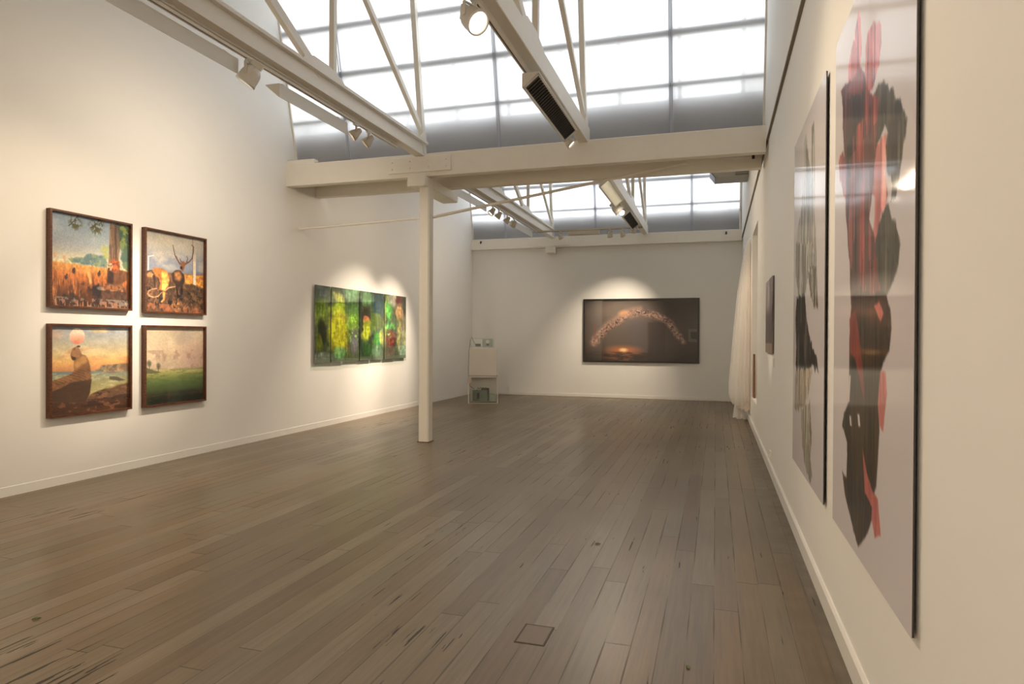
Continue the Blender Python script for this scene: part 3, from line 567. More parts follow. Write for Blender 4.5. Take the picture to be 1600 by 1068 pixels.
class Canvas:
    def __init__(s, W, H, seed=1):
        s.W, s.H = W, H; s.a = np.zeros((H, W, 3)); s.rs = np.random.RandomState(seed)
        s.U, s.V = np.meshgrid((np.arange(W)+.5)/W, (np.arange(H)+.5)/H)
    def noise(s, fx, fy, oct=4, rough=.55):
        out = np.zeros((s.H, s.W)); amp = 1; tot = 0
        for k in range(oct):
            nx, ny = max(2, int(fx*2**k)+2), max(2, int(fy*2**k)+2); g = s.rs.rand(ny, nx)
            X = s.U*(nx-1.001); Y = s.V*(ny-1.001); xi = X.astype(int); yi = Y.astype(int); xf = X-xi; yf = Y-yi
            xf = xf*xf*(3-2*xf); yf = yf*yf*(3-2*yf)
            out += amp*((g[yi, xi]*(1-xf)+g[yi, xi+1]*xf)*(1-yf)+(g[yi+1, xi]*(1-xf)+g[yi+1, xi+1]*xf)*yf)
            tot += amp; amp *= rough
        return out/tot
    def mix(s, m, c, a=1.0):
        m = np.clip(m*a, 0, 1)[..., None]; c = np.asarray(c, float); s.a = s.a*(1-m)+c*m
    def vgrad(s, stops):
        v = s.V; ps = [p for p, _ in stops]
        for ch in range(3): s.a[..., ch] = np.interp(v, ps, [c[ch] for _, c in stops])
    def poly(s, pts, soft=0, wob=0, f=14):
        """soft mask of a polygon from the even-odd rule plus edge distance"""
        U, V = s.U, s.V
        if wob: U = U+(s.noise(f, f)-.5)*wob; V = V+(s.noise(f, f)-.5)*wob
        asp = s.asp; ins = np.zeros(U.shape, bool); dist = np.full(U.shape, 9.)
        n = len(pts)
        for i in range(n):
            x0, y0 = pts[i]; x1, y1 = pts[(i+1) % n]
            c = ((y0 > V) != (y1 > V)) & (U < (x1-x0)*(V-y0)/((y1-y0) or 1e-9)+x0); ins ^= c
            dx, dy = (x1-x0)*asp, y1-y0; L2 = dx*dx+dy*dy or 1e-9
            t_ = np.clip((((U-x0)*asp)*dx+(V-y0)*dy)/L2, 0, 1)
            dist = np.minimum(dist, np.hypot((U-x0)*asp-t_*dx, V-y0-t_*dy))
        sd = np.where(ins, dist, -dist); soft = max(soft, .6/s.H)
        return np.clip(.5+sd/(2*soft), 0, 1)
    def ell(s, u, v, ru, rv, soft=.15, wob=0):
        U, V = s.U, s.V
        if wob: U = U+(s.noise(10, 10)-.5)*wob; V = V+(s.noise(10, 10)-.5)*wob
        d = np.sqrt(((U-u)/ru)**2+((V-v)/rv)**2); return np.clip((1-d)/soft+.5, 0, 1)
    def line(s, pts, w, w1=None, soft=.5):
        asp = s.asp; out = np.zeros(s.U.shape); n = len(pts)-1
        for i in range(n):
            (x0, y0), (x1, y1) = pts[i], pts[i+1]; dx, dy = (x1-x0)*asp, y1-y0; L2 = dx*dx+dy*dy or 1e-9
            t_ = np.clip((((s.U-x0)*asp)*dx+(s.V-y0)*dy)/L2, 0, 1); d = np.hypot((s.U-x0)*asp-t_*dx, s.V-y0-t_*dy)
            ww = w if w1 is None else w+(w1-w)*(i+t_)/n
            out = np.maximum(out, np.clip((ww-d)/(ww*soft)+.3, 0, 1))
        return out
    def tint(s, n, amt): s.a = np.clip(s.a*(1+(n-.5)[..., None]*amt), 0, 255)
def brush(c, m, amt, fx=60, fy=6):
    n = (c.noise(fx, fy, 3)-.5)*m; c.a = np.clip(c.a*(1+n[..., None]*amt), 0, 255)
def c_lion():
    c = Canvas(210, 210, 3); c.asp = 1; P = PW['lion']
    c.vgrad([(0, (128, 146, 166)), (.3, (158, 170, 172)), (.45, (205, 198, 170)), (.56, (214, 200, 160)), (1, (214, 200, 160))])
    cl = c.noise(3, 6, 5); c.mix(np.clip((cl-.5)*4, 0, 1)*(c.V < .5), (196, 192, 190), .55)
    c.mix(c.ell(.2, .33, .35, .10, .9, .05), (150, 150, 168), .35)
    m = c.poly(P['treeline'], .012, .05); c.mix(m, (118, 142, 132)); c.mix(m*(c.noise(14, 14) > .5), (92, 116, 128), .7); c.mix(m*(c.noise(16, 16) > .56), (158, 168, 110), .6)
    m = c.poly(P['field'], .006); n1 = c.noise(38, 5, 4)
    fc = np.zeros(c.a.shape)
    for ch, (a, b, d) in enumerate(zip((224, 164, 92), (186, 108, 58), (66, 44, 38))):
        fc[..., ch] = np.interp(c.V, [.53, .68, .95], [a, b, d])
    c.a = c.a*(1-m[..., None])+fc*m[..., None]
    lo = m*np.clip((c.V-.58)*6, 0, 1); c.mix(lo*np.clip((n1-.52)*6, 0, 1), (88, 52, 38), .75); c.mix(lo*np.clip((c.noise(50, 6, 3)-.58)*7, 0, 1), (226, 150, 90), .7)
    c.mix(lo*np.clip((c.noise(9, 9, 4)-.55)*8, 0, 1)*(c.V > .72), (46, 36, 40), .8)
    m = c.poly(P['yg'], .03, .10); c.mix(m, (176, 178, 96), .8)
    m = c.poly(P['foliage'], .01, .06); c.mix(m, (70, 92, 60)); c.mix(m*(c.noise(18, 18) > .52), (128, 142, 74), .85); c.mix(m*(c.noise(14, 14) > .58), (52, 72, 74), .8); c.mix(m*c.ell(.95, .42, .09, .16, .8), (92, 120, 128), .5)
    m = c.poly(P['trunk'], .006, .012); c.mix(m, (112, 88, 70)); st = c.noise(60, 4, 3); c.mix(m*(st > .52), (160, 128, 100), .8); c.mix(m*(c.noise(55, 3, 3) > .58), (62, 50, 44), .8)
    for L, r in (('leaf1', .075), ('leaf2', .085)):
        u, v = P[L][0]; m = c.ell(u, v, r, r, .9, .05)*(c.noise(36, 36, 3) > .54); c.mix(m, (84, 82, 48), 1)
    c.mix(c.line([(.33, 0), (.28, .07), (.22, .13)], .006), (70, 66, 44)); c.mix(c.line([(.6, 0), (.56, .06), (.49, .11)], .005), (70, 66, 44)); c.mix(c.line([(.6, 0), (.64, .07)], .005), (70, 66, 44))
    c.mix(c.poly(P['straw'], .01), (232, 176, 112), .8)
    m = c.poly(P['body'], .01, .02); c.mix(m, (112, 74, 52)); m = c.poly(P['rock'], .012, .03); c.mix(m, (96, 66, 52)); c.mix(m*(c.V < .80), (178, 116, 72), .8); c.mix(m*(c.noise(20, 20) > .56), (66, 48, 46), .7)
    c.mix(c.poly(P['chest'], .012, .02), (62, 42, 38)); m = c.poly(P['mane'], .012, .04); c.mix(m, (188, 98, 54)); c.mix(m*(c.noise(24, 24) > .55), (112, 62, 40), .7)
    c.mix(c.poly(P['face'], .006), (216, 174, 136)); fu, fv = .738, .515
    c.mix(c.ell(fu-.012, fv-.008, .007, .009), (40, 28, 24)); c.mix(c.ell(fu+.018, fv-.01, .007, .009), (40, 28, 24)); c.mix(c.ell(fu-.012, fv+.03, .014, .012), (70, 44, 36))
    c.mix(c.poly(P['stump1'], .012, .03), (46, 38, 44)); c.mix(c.ell(.62, .78, .05, .02, .6), (210, 190, 160), .5)
    for u, v in P['birds']: c.mix(c.ell(u, v, .022, .028, .5, .03), (72, 50, 46)); c.mix(c.ell(u+.01, v-.03, .01, .012), (60, 44, 44))
    for u, v in P['balls']: c.mix(c.ell(u, v, .018, .026, .5), (214, 160, 128), .8)
    c.tint(c.noise(70, 70, 2), .16); brush(c, (c.V > .5)*1., .5, 40, 22)
    c.mix((c.V > .93)*(c.noise(30, 12) > .6), (210, 160, 130), .6); c.mix((c.V > .9)*(c.noise(20, 20) > .6), (180, 180, 170), .5)
    return c
def c_deer():
    c = Canvas(210, 210, 5); c.asp = 1; P = PW['deer']
    c.vgrad([(0, (176, 172, 164)), (.15, (190, 184, 170)), (.3, (150, 152, 160)), (.45, (128, 136, 156)), (.53, (150, 150, 150)), (1, (120, 90, 60))])
    cl = c.noise(3, 5, 5); sk = c.V < .52; c.mix(np.clip((cl-.5)*5, 0, 1)*sk, (206, 196, 176), .6); c.mix(c.ell(.42, .43, .12, .04, .9)*sk, (200, 196, 180), .5)
    c.mix(c.ell(.85, .47, .25, .03, .9), (104, 112, 128), .7)
    m = c.poly(P['ground'], .008); c.mix(m, (104, 76, 56)); c.mix(m*(c.noise(24, 10) > .52), (74, 56, 46), .8); c.mix(m*(c.noise(26, 14) > .6), (160, 108, 74), .6); c.mix(m*(c.noise(22, 22) > .62)*(c.V > .7), (38, 32, 36), .9)
    c.mix((c.V > .9)*(c.noise(14, 9) > .5), (176, 108, 74), .8)
    m = c.poly(P['gold'], .012, .03); c.mix(m, (214, 150, 72)); c.mix(m*(c.noise(9, 22) > .56), (168, 104, 52), .7)
    m = c.poly(P['shrub'], .02, .08); c.mix(m, (84, 62, 46)); c.mix(m*(c.noise(26, 26) > .54), (128, 92, 58), .7); c.mix(m*(c.noise(26, 26) > .6), (42, 34, 32), .8)
    c.mix(c.poly(P['poledark'], .003), (122, 88, 72), .8); m = c.poly(P['pole'], .004); c.mix(m, (212, 200, 178)); c.mix(m*(c.V < .3), (178, 166, 156), .5)
    c.mix(c.poly(P['lamp'], .003), (214, 212, 206)); c.mix(c.poly(P['lamparm'], .003), (214, 212, 206))
    m = c.poly(P['deer'], .008, .015); c.mix(m, (206, 132, 66)); c.mix(m*(c.noise(8, 8) > .5), (224, 162, 84), .6); c.mix(c.poly(P['deerhi'], .03), (236, 182, 92), .8); brush(c, m, 1.1, 14, 14); c.mix(m*(c.U < .27), (150, 92, 52), .6)
    c.mix(c.poly(P['leg'], .006), (52, 42, 40)); c.mix(c.poly(P['neck'], .006), (216, 160, 90))
    c.mix(c.poly(P['head2'], .008), (206, 146, 96)); c.mix(c.line(P['horn2'], .010, .006), (62, 50, 44))
    for k in ('l1', 'l2', 'l3'): c.mix(c.line(P[k], .011, .007), (188, 146, 110))
    m = c.poly(P['stag'], .007, .012); c.mix(m, (58, 42, 36)); c.mix(c.poly(P['chest'], .02), (190, 130, 78), .95); c.mix(m*(c.V > .68), (38, 30, 32), .9)
    c.mix(c.poly(P['head'], .006), (130, 84, 56)); c.mix(c.ell(.60, .415, .022, .022, .4), (42, 34, 34))
    for k in ('ant1', 'ant2'): c.mix(c.line(P[k], .012, .006), (98, 68, 52))
    for k in ('ant1b', 'ant1c', 'ant2b'): c.mix(c.line(P[k], .009, .005), (98, 68, 52))
    c.mix((c.V > .85)*c.ell(.52, .92, .07, .07, .8)*(c.noise(24, 24) > .5), (214, 150, 96), .8)
    c.tint(c.noise(70, 70, 2), .16); brush(c, (c.V > .5)*1., .6, 30, 30)
    return c
def c_seal():
    c = Canvas(210, 210, 8); c.asp = 1; P = PW['seal']
    c.vgrad([(0, (166, 176, 188)), (.15, (184, 184, 176)), (.32, (220, 198, 148)), (.42, (226, 178, 112)), (.5, (214, 150, 104)), (.56, (196, 150, 112)), (1, (190, 160, 120))])
    c.mix(np.clip((c.noise(3, 12, 4)-.52)*6, 0, 1)*(c.V < .52)*(c.V > .25), (226, 150, 104), .5)
    c.mix(c.ell(.60, .045, .11, .03, .7, .04), (220, 196, 150), .8); c.mix(c.ell(.05, .1, .10, .06, .9), (206, 170, 150), .6)
    m = c.poly(P['sea'], .005); sc = np.zeros(c.a.shape)
    for ch, (a, b, d) in enumerate(zip((122, 140, 140), (160, 160, 122), (190, 176, 116))): sc[..., ch] = np.interp(c.V, [.52, .62, .78], [a, b, d])
    c.a = c.a*(1-m[..., None])+sc*m[..., None]; c.mix(m*(c.noise(8, 40) > .58), (206, 196, 150), .5)
    m = c.poly(P['island'], .008, .02); c.mix(m, (140, 116, 96)); c.mix(m*(c.noise(20, 20) > .55), (184, 160, 120), .7); c.mix(m*(c.noise(14, 20) > .6), (98, 96, 96), .7)
    m = c.poly(P['rocks'], .006, .02); c.mix(m, (100, 92, 76))
    m = c.poly(P['shore'], .012, .03); c.mix(m, (112, 84, 64)); c.mix(m*(c.V > .85), (78, 52, 40), .8); c.mix(m*(c.noise(9, 26) > .56), (64, 46, 40), .7); c.mix(m*(c.noise(12, 30) > .62), (158, 108, 78), .6)
    m = c.poly(P['body'], .006, .008); c.mix(m, (134, 96, 66)); wr_ = np.sin((c.V*1.3-c.U*.55+c.noise(4, 4)*.08)*150); c.mix(m*(wr_ > .4)*(c.V > .5)*(c.V < .66), (90, 62, 46), .6)
    c.mix(m*(c.noise(8, 8) > .55), (160, 116, 80), .5)
    c.mix(c.poly(P['dark'], .008), (78, 58, 46), .95)
    c.mix(c.poly(P['cream'], .02), (206, 156, 98), .85); m = c.poly(P['snout'], .006); c.mix(m, (172, 126, 92)); c.mix(m*(c.noise(20, 20) > .55), (110, 78, 62), .7)
    c.mix(c.poly(P['mouth'], .004), (80, 58, 46)); c.mix(c.ell(.34, .235, .022, .012, .5), (86, 62, 50))
    (u, v), (uu, _), (_, vv) = P['ball']; r = uu-u; rv = vv-v
    m = c.ell(u, v, r, rv, .06); bc = np.zeros(c.a.shape)
    for ch, (a, b) in enumerate(zip((250, 228, 206), (240, 148, 118))): bc[..., ch] = np.interp(c.V, [v-rv*.4, v+rv], [a, b]) if ch < 2 else 0
    for ch, (a, b) in enumerate(((250, 242), (226, 140), (202, 112))): bc[..., ch] = np.interp(c.V, [v-rv*.4, v+rv], [a, b])
    c.a = c.a*(1-m[..., None])+bc*m[..., None]
    c.tint(c.noise(60, 60, 2), .12); c.tint(c.noise(8, 16, 4), .25)
    return c
def c_field():
    c = Canvas(200, 200, 12); c.asp = 1; P = PW['field']; h = (P['hor'][0][1]+P['hor'][1][1])/2
    c.vgrad([(0, (206, 190, 166)), (.3, (226, 202, 170)), (h-.02, (206, 184, 158)), (h, (180, 160, 136)), (1, (60, 60, 40))])
    n = c.noise(4, 4, 5); c.mix(np.clip((n-.5)*4, 0, 1)*(c.V < h), (240, 220, 188), .8)
    c.mix(c.ell(.66, .12, .16, .12, .9, .08)*(c.V < h), (176, 160, 150), .6); c.mix(c.ell(.85, .38, .25, .18, .9, .08)*(c.V < h), (196, 164, 150), .7); c.mix(c.ell(.22, .12, .18, .12, .9, .08), (214, 200, 170), .5)
    c.mix(np.clip((c.noise(9, 9, 4)-.6)*8, 0, 1)*(c.V < h)*(c.V > .3), (160, 128, 116), .5)
    g = c.V > h; fc = np.zeros(c.a.shape)
    for ch, l in enumerate(((206, 150, 100, 74, 44, 34), (194, 158, 122, 92, 52, 38), (134, 92, 72, 58, 40, 34))): fc[..., ch] = np.interp(c.V, [h, h+.08, h+.16, h+.27, .86, 1], l)
    c.a = np.where(g[..., None], fc, c.a); c.mix(g*(c.noise(5, 26) > .55), (84, 96, 60), .35); c.mix(g*(c.noise(9, 14) > .6)*(c.V > .85), (110, 60, 40), .3)
    c.mix(c.poly(P['bank'], .006, .03), (96, 100, 72), .85)
    for u, v in P['trees']: c.mix(c.ell(u, v, .03, .04, .8, .03), (96, 96, 78), .8); c.mix(c.line([(u, v), (u, v+.08)], .005), (90, 86, 66), .8)
    c.tint(c.noise(40, 60, 3), .14)
    return c
def c_green():
    c = Canvas(300, 140, 21); c.asp = 2.4; c.a[:] = (74, 84, 62)
    c.mix(c.noise(14, 7, 4) > .52, (104, 112, 72), .5); c.mix(c.noise(16, 8, 4) > .58, (44, 52, 44), .6)
    for (u, v, ru, rv, col_, a) in BLOBS:
        m = c.ell(u, v, ru*1.12, rv*1.12, .55, .06); c.mix(m, col_, a); c.mix(m*(c.noise(26, 12) > .56), tuple(x*.78 for x in col_), .4); c.mix(m*(c.noise(40, 18) > .6), tuple(min(255, x*1.15) for x in col_), .35)
    c.mix((c.noise(70, 22, 2) > .68)*c.ell(.36, .52, .07, .22, .5), (170, 220, 90), .8); c.mix((c.noise(70, 22, 2) > .66)*c.ell(.76, .4, .05, .3, .5), (130, 220, 110), .8)
    brush(c, 1.0+c.U*0, .7, 90, 10); brush(c, 1.0+c.U*0, .5, 30, 30); c.a = np.clip((c.a-100)*1.12+106, 0, 255)
    c.mix(c.line([(.205, .20), (.30, .21), (.40, .19), (.46, .22)], .008), (60, 80, 60), .5); c.mix(c.V > .945, (120, 122, 112), .6)
    c.tint(c.noise(90, 40, 2), .12)
    return c
def c_arch():
    c = Canvas(300, 170, 31); c.asp = 2.9/1.57; P = PW['arch']
    c.vgrad([(0, (58, 50, 46)), (.4, (84, 74, 68)), (.75, (80, 68, 60)), (1, (52, 42, 36))])
    c.mix(c.U > .6, (50, 42, 40), .35); c.mix(c.ell(*P['glow'][0], .28, .2, 1, .03), (150, 134, 122), .6); c.mix(c.ell(.3, .62, .22, .28, .9), (112, 102, 92), .5)
    c.mix(c.poly(P['refl_door1'], .01), (92, 86, 92), .5); c.mix(c.poly(P['refl_door2'], .01), (54, 42, 42), .6)  # soft reflections of doorways painted into the print
    arch = P['c']; band = c.line(arch, .075, .06, .9); n = c.noise(46, 26, 3)
    c.mix(band, (122, 98, 88), .6); c.mix(band*(n > .5), (168, 122, 104), .6); c.mix(band*(c.noise(44, 24, 3) > .56), (60, 48, 48), .85); c.mix(band*(c.noise(70, 40, 2) > .66), (190, 150, 132), .6)
    c.mix(c.line([(a, b-.07) for a, b in arch[:7]], .05, .04, 1.2), (186, 150, 130), .45); c.mix(c.ell(.36, .22, .05, .05, .9), (232, 170, 120), .7)
    su, sv = P['sun'][0]; c.mix(c.ell(su, sv, .13, .06, 1.2), (226, 128, 72), .7); c.mix(c.ell(su, sv, .035, .03, .9), (255, 214, 150), 1)
    m = (c.V > sv+.02)*c.ell(su, sv+.12, .16, .12, .9); c.mix(m*(c.noise(20, 40) > .5), (150, 88, 56), .6); c.mix((c.V > sv+.03)*(c.noise(12, 40) > .55), (40, 32, 28), .5)
    c.mix(c.poly(P['refl_pic'], .004), (120, 112, 104), .6); c.mix(c.poly(P['refl_picin'], .004), (40, 36, 34), .8); c.mix(c.poly(P['refl_tallp'], .006), (120, 70, 60), .6)  # more painted reflections: a picture and a tall strip
    c.mix(c.line(arch, .07, .05, .7)*(c.noise(110, 60, 2) > .6), (205, 168, 152), .6)
    return c
def c_big():
    c = Canvas(170, 330, 41); c.asp = 1.39/2.325; P = PW['big']; c.a[:] = (206, 200, 203)
    def st(n, f=(28, 4)): return c.noise(f[0], f[1], 4) > n
    pk = (200, 118, 120)
    for k, col_, dk in (('p1', pk, (168, 88, 88)), ('p2', pk, (188, 106, 106)), ('loop', (176, 96, 92), (130, 62, 60)), ('strip', (214, 142, 136), (190, 112, 108)), ('lobe', (84, 78, 60), (60, 55, 42)), ('wing', (76, 70, 57), (50, 46, 38)),
                        ('mass', (112, 56, 50), (66, 34, 32)), ('streak', (142, 66, 58), (96, 44, 40)), ('leftdark', (34, 26, 24), (28, 22, 22)), ('darktop', (58, 34, 32), (38, 26, 26))):
        m = c.poly(P[k], .003, .02, 30); c.mix(m, col_); brush(c, m, 1.5, 60, 7); brush(c, m, 1.0, 20, 10); c.mix(m*st(.52), dk, .75); c.mix(m*st(.62, (20, 6)), tuple(min(255, x*1.15) for x in col_), .6)
    m = c.poly(P['p1'], .003); c.mix(m*(c.V > .14), (150, 70, 70), .6)
    m = c.poly(P['mass'], .004)*(c.V > .28); c.mix(m*st(.55), (96, 62, 52), .8); c.mix(m*st(.60), (190, 100, 92), .6)
    c.mix(c.poly(P['mid'], .003, .010, 30), (50, 40, 28)); m = c.poly(P['mid'], .003, .014, 30); brush(c, m, 1.6, 60, 8)
    c.mix(m*st(.5), (66, 56, 40), .7); c.mix(m*st(.58), (30, 24, 20), .8); c.mix(m*(c.V < .60)*st(.5), (78, 36, 30), .6)
    for k, col_ in (('red1', (140, 60, 50)), ('pinkr', (208, 124, 116)), ('lowpink', (190, 104, 96)), ('knob', (214, 122, 112))):
        m = c.poly(P[k], .002, .008, 30); c.mix(m, col_, .95); c.mix(m*st(.55), tuple(x*.85 for x in col_), .7)
    for k in ('slit0', 'slit1', 'slit2'): c.mix(c.poly(P[k], .001), (214, 204, 200))
    return c
def c_tall():
    c = Canvas(150, 330, 51); c.asp = 1.47/2.365; P = PW['tall']; c.a[:] = (204, 199, 202)
    def st(n, f=(30, 4)): return c.noise(f[0], f[1], 4) > n
    for k, col_, dk in (('top', (150, 150, 146), (104, 104, 100)), ('grey', (150, 148, 138), (96, 94, 84)), ('wing', (104, 98, 78), (76, 70, 56)), ('tan', (166, 152, 132), (138, 126, 108)), ('pale', (166, 162, 148), (134, 130, 116)), ('black', (30, 28, 25), (16, 15, 15))):
        m = c.poly(P[k], .004, .035, 26); c.mix(m, col_); brush(c, m, 1.8, 60, 7); c.mix(m*st(.5), dk, .8); c.mix(m*st(.62, (22, 5)), (206, 200, 190), .7 if k != 'black' else .35)
    return c
def c_small():
    c = Canvas(40, 60, 61); c.asp = .7; c.vgrad([(0, (176, 168, 170)), (.35, (150, 140, 142)), (.5, (84, 74, 74)), (1, (92, 84, 86))])
    c.mix(c.U > .55, (70, 62, 66), .35); c.mix(c.V > .86, (176, 150, 128), .6)
    return c
def image_mat(name, coat=0, rough=.5, spec=.3, coat_rough=.03):
    m, nt, b = newmat(name); a = nt.nodes.new('ShaderNodeAttribute'); a.attribute_name = 'paint'
    nt.links.new(a.outputs['Color'], b.inputs['Base Color']); b.inputs['Roughness'].default_value = rough; b.inputs['Specular IOR Level'].default_value = spec
    b.inputs['Coat Weight'].default_value = coat; b.inputs['Coat Roughness'].default_value = coat_rough
    return m
PRINT = image_mat('photographic_print'); GLOSSP = image_mat('print_under_gloss_acrylic', .5, .5, .12, .06); GLASSP = image_mat('painted_glass_panel', .8, .3, .4, .06)
def picture(name, c, p00, eu, ev, thick, mat, parent, u0=0, u1=1):
    """painted slab: p00 top-left corner, eu across, ev down, thick = vector to the back"""
    i0, i1 = int(round(u0*c.W)), int(round(u1*c.W)); a = c.a[:, i0:i1]; H, W = a.shape[:2]
    p00, eu, ev, th = map(lambda q: np.array(q, float), (p00, eu, ev, thick)); off = np.array(wloc(parent))
    uu, vv = np.meshgrid(np.linspace(0, 1, W), np.linspace(0, 1, H))
    co = p00+uu[..., None]*eu+vv[..., None]*ev-off; co = co.reshape(-1, 3)
    idx = np.arange(W*H).reshape(H, W); f = np.stack([idx[:-1, :-1], idx[1:, :-1], idx[1:, 1:], idx[:-1, 1:]], -1).reshape(-1, 4)
    n0 = len(co); cor = [idx[0, 0], idx[0, -1], idx[-1, -1], idx[-1, 0]]
    back = np.array([co[k]+th for k in cor]); co = np.vstack([co, back]); faces = [tuple(int(q) for q in r) for r in f]
    b0, b1, b2_, b3_ = n0, n0+1, n0+2, n0+3
    faces.append((b0, b1, b2_, b3_))
    faces.append(tuple(int(q) for q in idx[0, :])[::-1]+(b0, b1)[0:1]+(b1,)) if False else None
    faces = [q for q in faces if q]
    faces += [tuple([int(q) for q in idx[0, :]]+[b1, b0]), tuple([int(q) for q in idx[-1, ::-1]]+[b3_, b2_]), tuple([int(q) for q in idx[::-1, 0]]+[b0, b3_]), tuple([int(q) for q in idx[:, -1]]+[b2_, b1])]
    me = bpy.data.meshes.new(name); me.from_pydata(co.tolist(), [], faces); me.update()
    s_ = np.clip(a/255., 0, 1); lin = np.where(s_ <= .04045, s_/12.92, ((s_+.055)/1.055)**2.4).reshape(-1, 3)
    full = np.ones((len(co), 4), np.float32); full[:n0, :3] = lin; full[n0:, :3] = .05
    at = me.color_attributes.new('paint', 'FLOAT_COLOR', 'POINT'); at.data.foreach_set('color', full.ravel())
    me.materials.append(mat); o = bpy.data.objects.new(name, me); COL.objects.link(o); o.parent = parent
    import bmesh
    return o

def framed(y0, y1, z0, z1, canvas, label):
    """deep box frame on the left wall"""
    D, W = .058, .020
    t = thing('framed_picture', label, 'framed picture', (XL, (y0+y1)/2, z0), 'four walnut framed pictures on the left wall')
    m = MB()
    m.box(XL, XL+D, y0, y1, z1-W, z1).box(XL, XL+D, y0, y1, z0, z0+W).box(XL, XL+D, y0, y0+W, z0+W, z1-W).box(XL, XL+D, y1-W, y1, z0+W, z1-W)
    m.build('frame', WALNUT, t)
    picture('print', canvas, (XL+.022, y0+W, z1-W), (0, y1-y0-2*W, 0), (0, 0, -(z1-z0-2*W)), (-.018, 0, 0), PRINT, t)
    g = MB().add([(XL+.046, y0+W, z0+W), (XL+.046, y1-W, z0+W), (XL+.046, y1-W, z1-W), (XL+.046, y0+W, z1-W)], [(0, 1, 2, 3)])
    g.build('glass', GLASS, t)
framed(4.882, 5.840, 1.785, 2.757, c_lion(), 'walnut framed picture of a lion under a tree in golden grass')
framed(6.015, 6.970, 1.775, 2.753, c_deer(), 'walnut framed picture of two stags beside a pale pole')
framed(4.882, 5.840, .686, 1.622, c_seal(), 'walnut framed picture of a sea animal balancing a pink ball')
framed(6.015, 6.970, .680, 1.630, c_field(), 'walnut framed picture of a green field under a cream cloudy sky')

cg = c_green()
t = thing('glass_polyptych', 'wide yellow and green abstract painting on seven glass panels on the left wall', 'painting', (XL, 11, 1.017))
gy0, gy1, gz0, gz1 = 9.385, 12.72, 1.017, 2.363
bd = [0, .140, .277, .425, .563, .707, .853, 1.0]
EDGE = plain('green_glass_edge', (.30, .38, .32), .2)
ACW = glass_pane('clear_glass_sheet', (.93, .97, .94), 1.5)
for k in range(7):
    a = gy0+(gy1-gy0)*bd[k]+.009; b = gy0+(gy1-gy0)*bd[k+1]-.009
    off_ = .045+(k % 2)*.008
    p = picture('panel', cg, (XL+off_, a, gz1-.004), (0, b-a, 0), (0, 0, -(gz1-gz0)+.06), (-.012, 0, 0), GLASSP, t, bd[k], bd[k+1])
    MB().box(XL+off_+.001, XL+off_+.007, a, b, gz0, gz1).build('cover_glass', ACW, p)
    mm = MB(); mm.box(XL+.001, XL+off_-.012, (a+b)/2-.03, (a+b)/2+.03, gz1-.16, gz1-.12).box(XL+.001, XL+off_-.012, (a+b)/2-.03, (a+b)/2+.03, gz0+.14, gz0+.18); mm.build('standoff', FIX, p)
# dark night-sky picture on the far wall
t = thing('framed_picture', 'black framed dark picture of a glowing arch of stars on the far wall', 'framed picture', (-1.82, YB, .905))
fx0, fx1, fz0, fz1 = -3.257, -.387, .908, 2.513; m = MB(); W = .04; D = .055
m.box(fx0, fx1, YB-D, YB, fz1-W, fz1).box(fx0, fx1, YB-D, YB, fz0, fz0+W).box(fx0, fx0+W, YB-D, YB, fz0+W, fz1-W).box(fx1-W, fx1, YB-D, YB, fz0+W, fz1-W)
m.build('frame', BLACKW, t)
picture('print', c_arch(), (fx0+W, YB-.025, fz1-W), (fx1-fx0-2*W, 0, 0), (0, 0, -(fz1-fz0-2*W)), (0, .02, 0), PRINT, t)
MB().add([(fx0+W, YB-.042, fz0+W), (fx1-W, YB-.042, fz0+W), (fx1-W, YB-.042, fz1-W), (fx0+W, YB-.042, fz1-W)], [(0, 1, 2, 3)]).build('glass', GLASS, t)
# two tall acrylic-faced paintings on the right wall
GAPSHADE = plain('panel_gap_shade', (.035, .032, .03), .4)  # near-black colour stands for the shadow gap at the panel sides
def tall_panel(y0, y1, z0, z1, canvas, label):
    t = thing('tall_painting', label, 'painting', (XR, (y0+y1)/2, z0))
    xf = XR-.021
    picture('painted_face', canvas, (xf, y1, z1), (0, y0-y1, 0), (0, 0, z0-z1), (.003, 0, 0), GLOSSP, t)
    MB().box(xf+.003, XR-.012, y0+.002, y1-.002, z0+.002, z1-.002).build('backing', GAPSHADE, t)
    m = MB(); m.box(XR-.012, XR, y0+.08, y1-.08, z0+.1, z0+.16).box(XR-.012, XR, y0+.08, y1-.08, z1-.16, z1-.1); m.build('hanging_rail', GAPSHADE, t)
tall_panel(2.30, 3.735, .585, 3.005, c_big(), 'tall glossy panel painted with a pink and brown abstract figure, nearest the camera')
tall_panel(4.06, 5.60, .575, 3.005, c_tall(), 'tall glossy panel painted with a black and grey abstract figure on the right wall')
t = thing('small_picture', 'small dark unframed print on the right wall before the recess', 'picture', (XR, 8.15, 1.34))
picture('print', c_small(), (XR-.022, 8.62, 2.19), (0, -.98, 0), (0, 0, -.84), (.019, 0, 0), PRINT, t)
MB().box(XR-.003, XR, 7.70, 8.56, 1.40, 2.13).build('mount', FIX, t)
tag(MB().box(XR-.004, XR, 7.62, 7.72, 1.20, 1.30).build('label_card', plain('card_white', (.7, .68, .62), .6)), 'tiny white caption card below the small dark print', 'label card')
t = thing('power_outlet', 'small white socket low on the right wall near the floor', 'socket', (XR, 8.0, .2))
MB().box(XR-.012, XR, 7.95, 8.04, .16, .25).build('plate', FIX, t)
MB().box(XR-.03, XR-.012, 7.98, 8.01, .18, .22).build('plug', FIX, t)

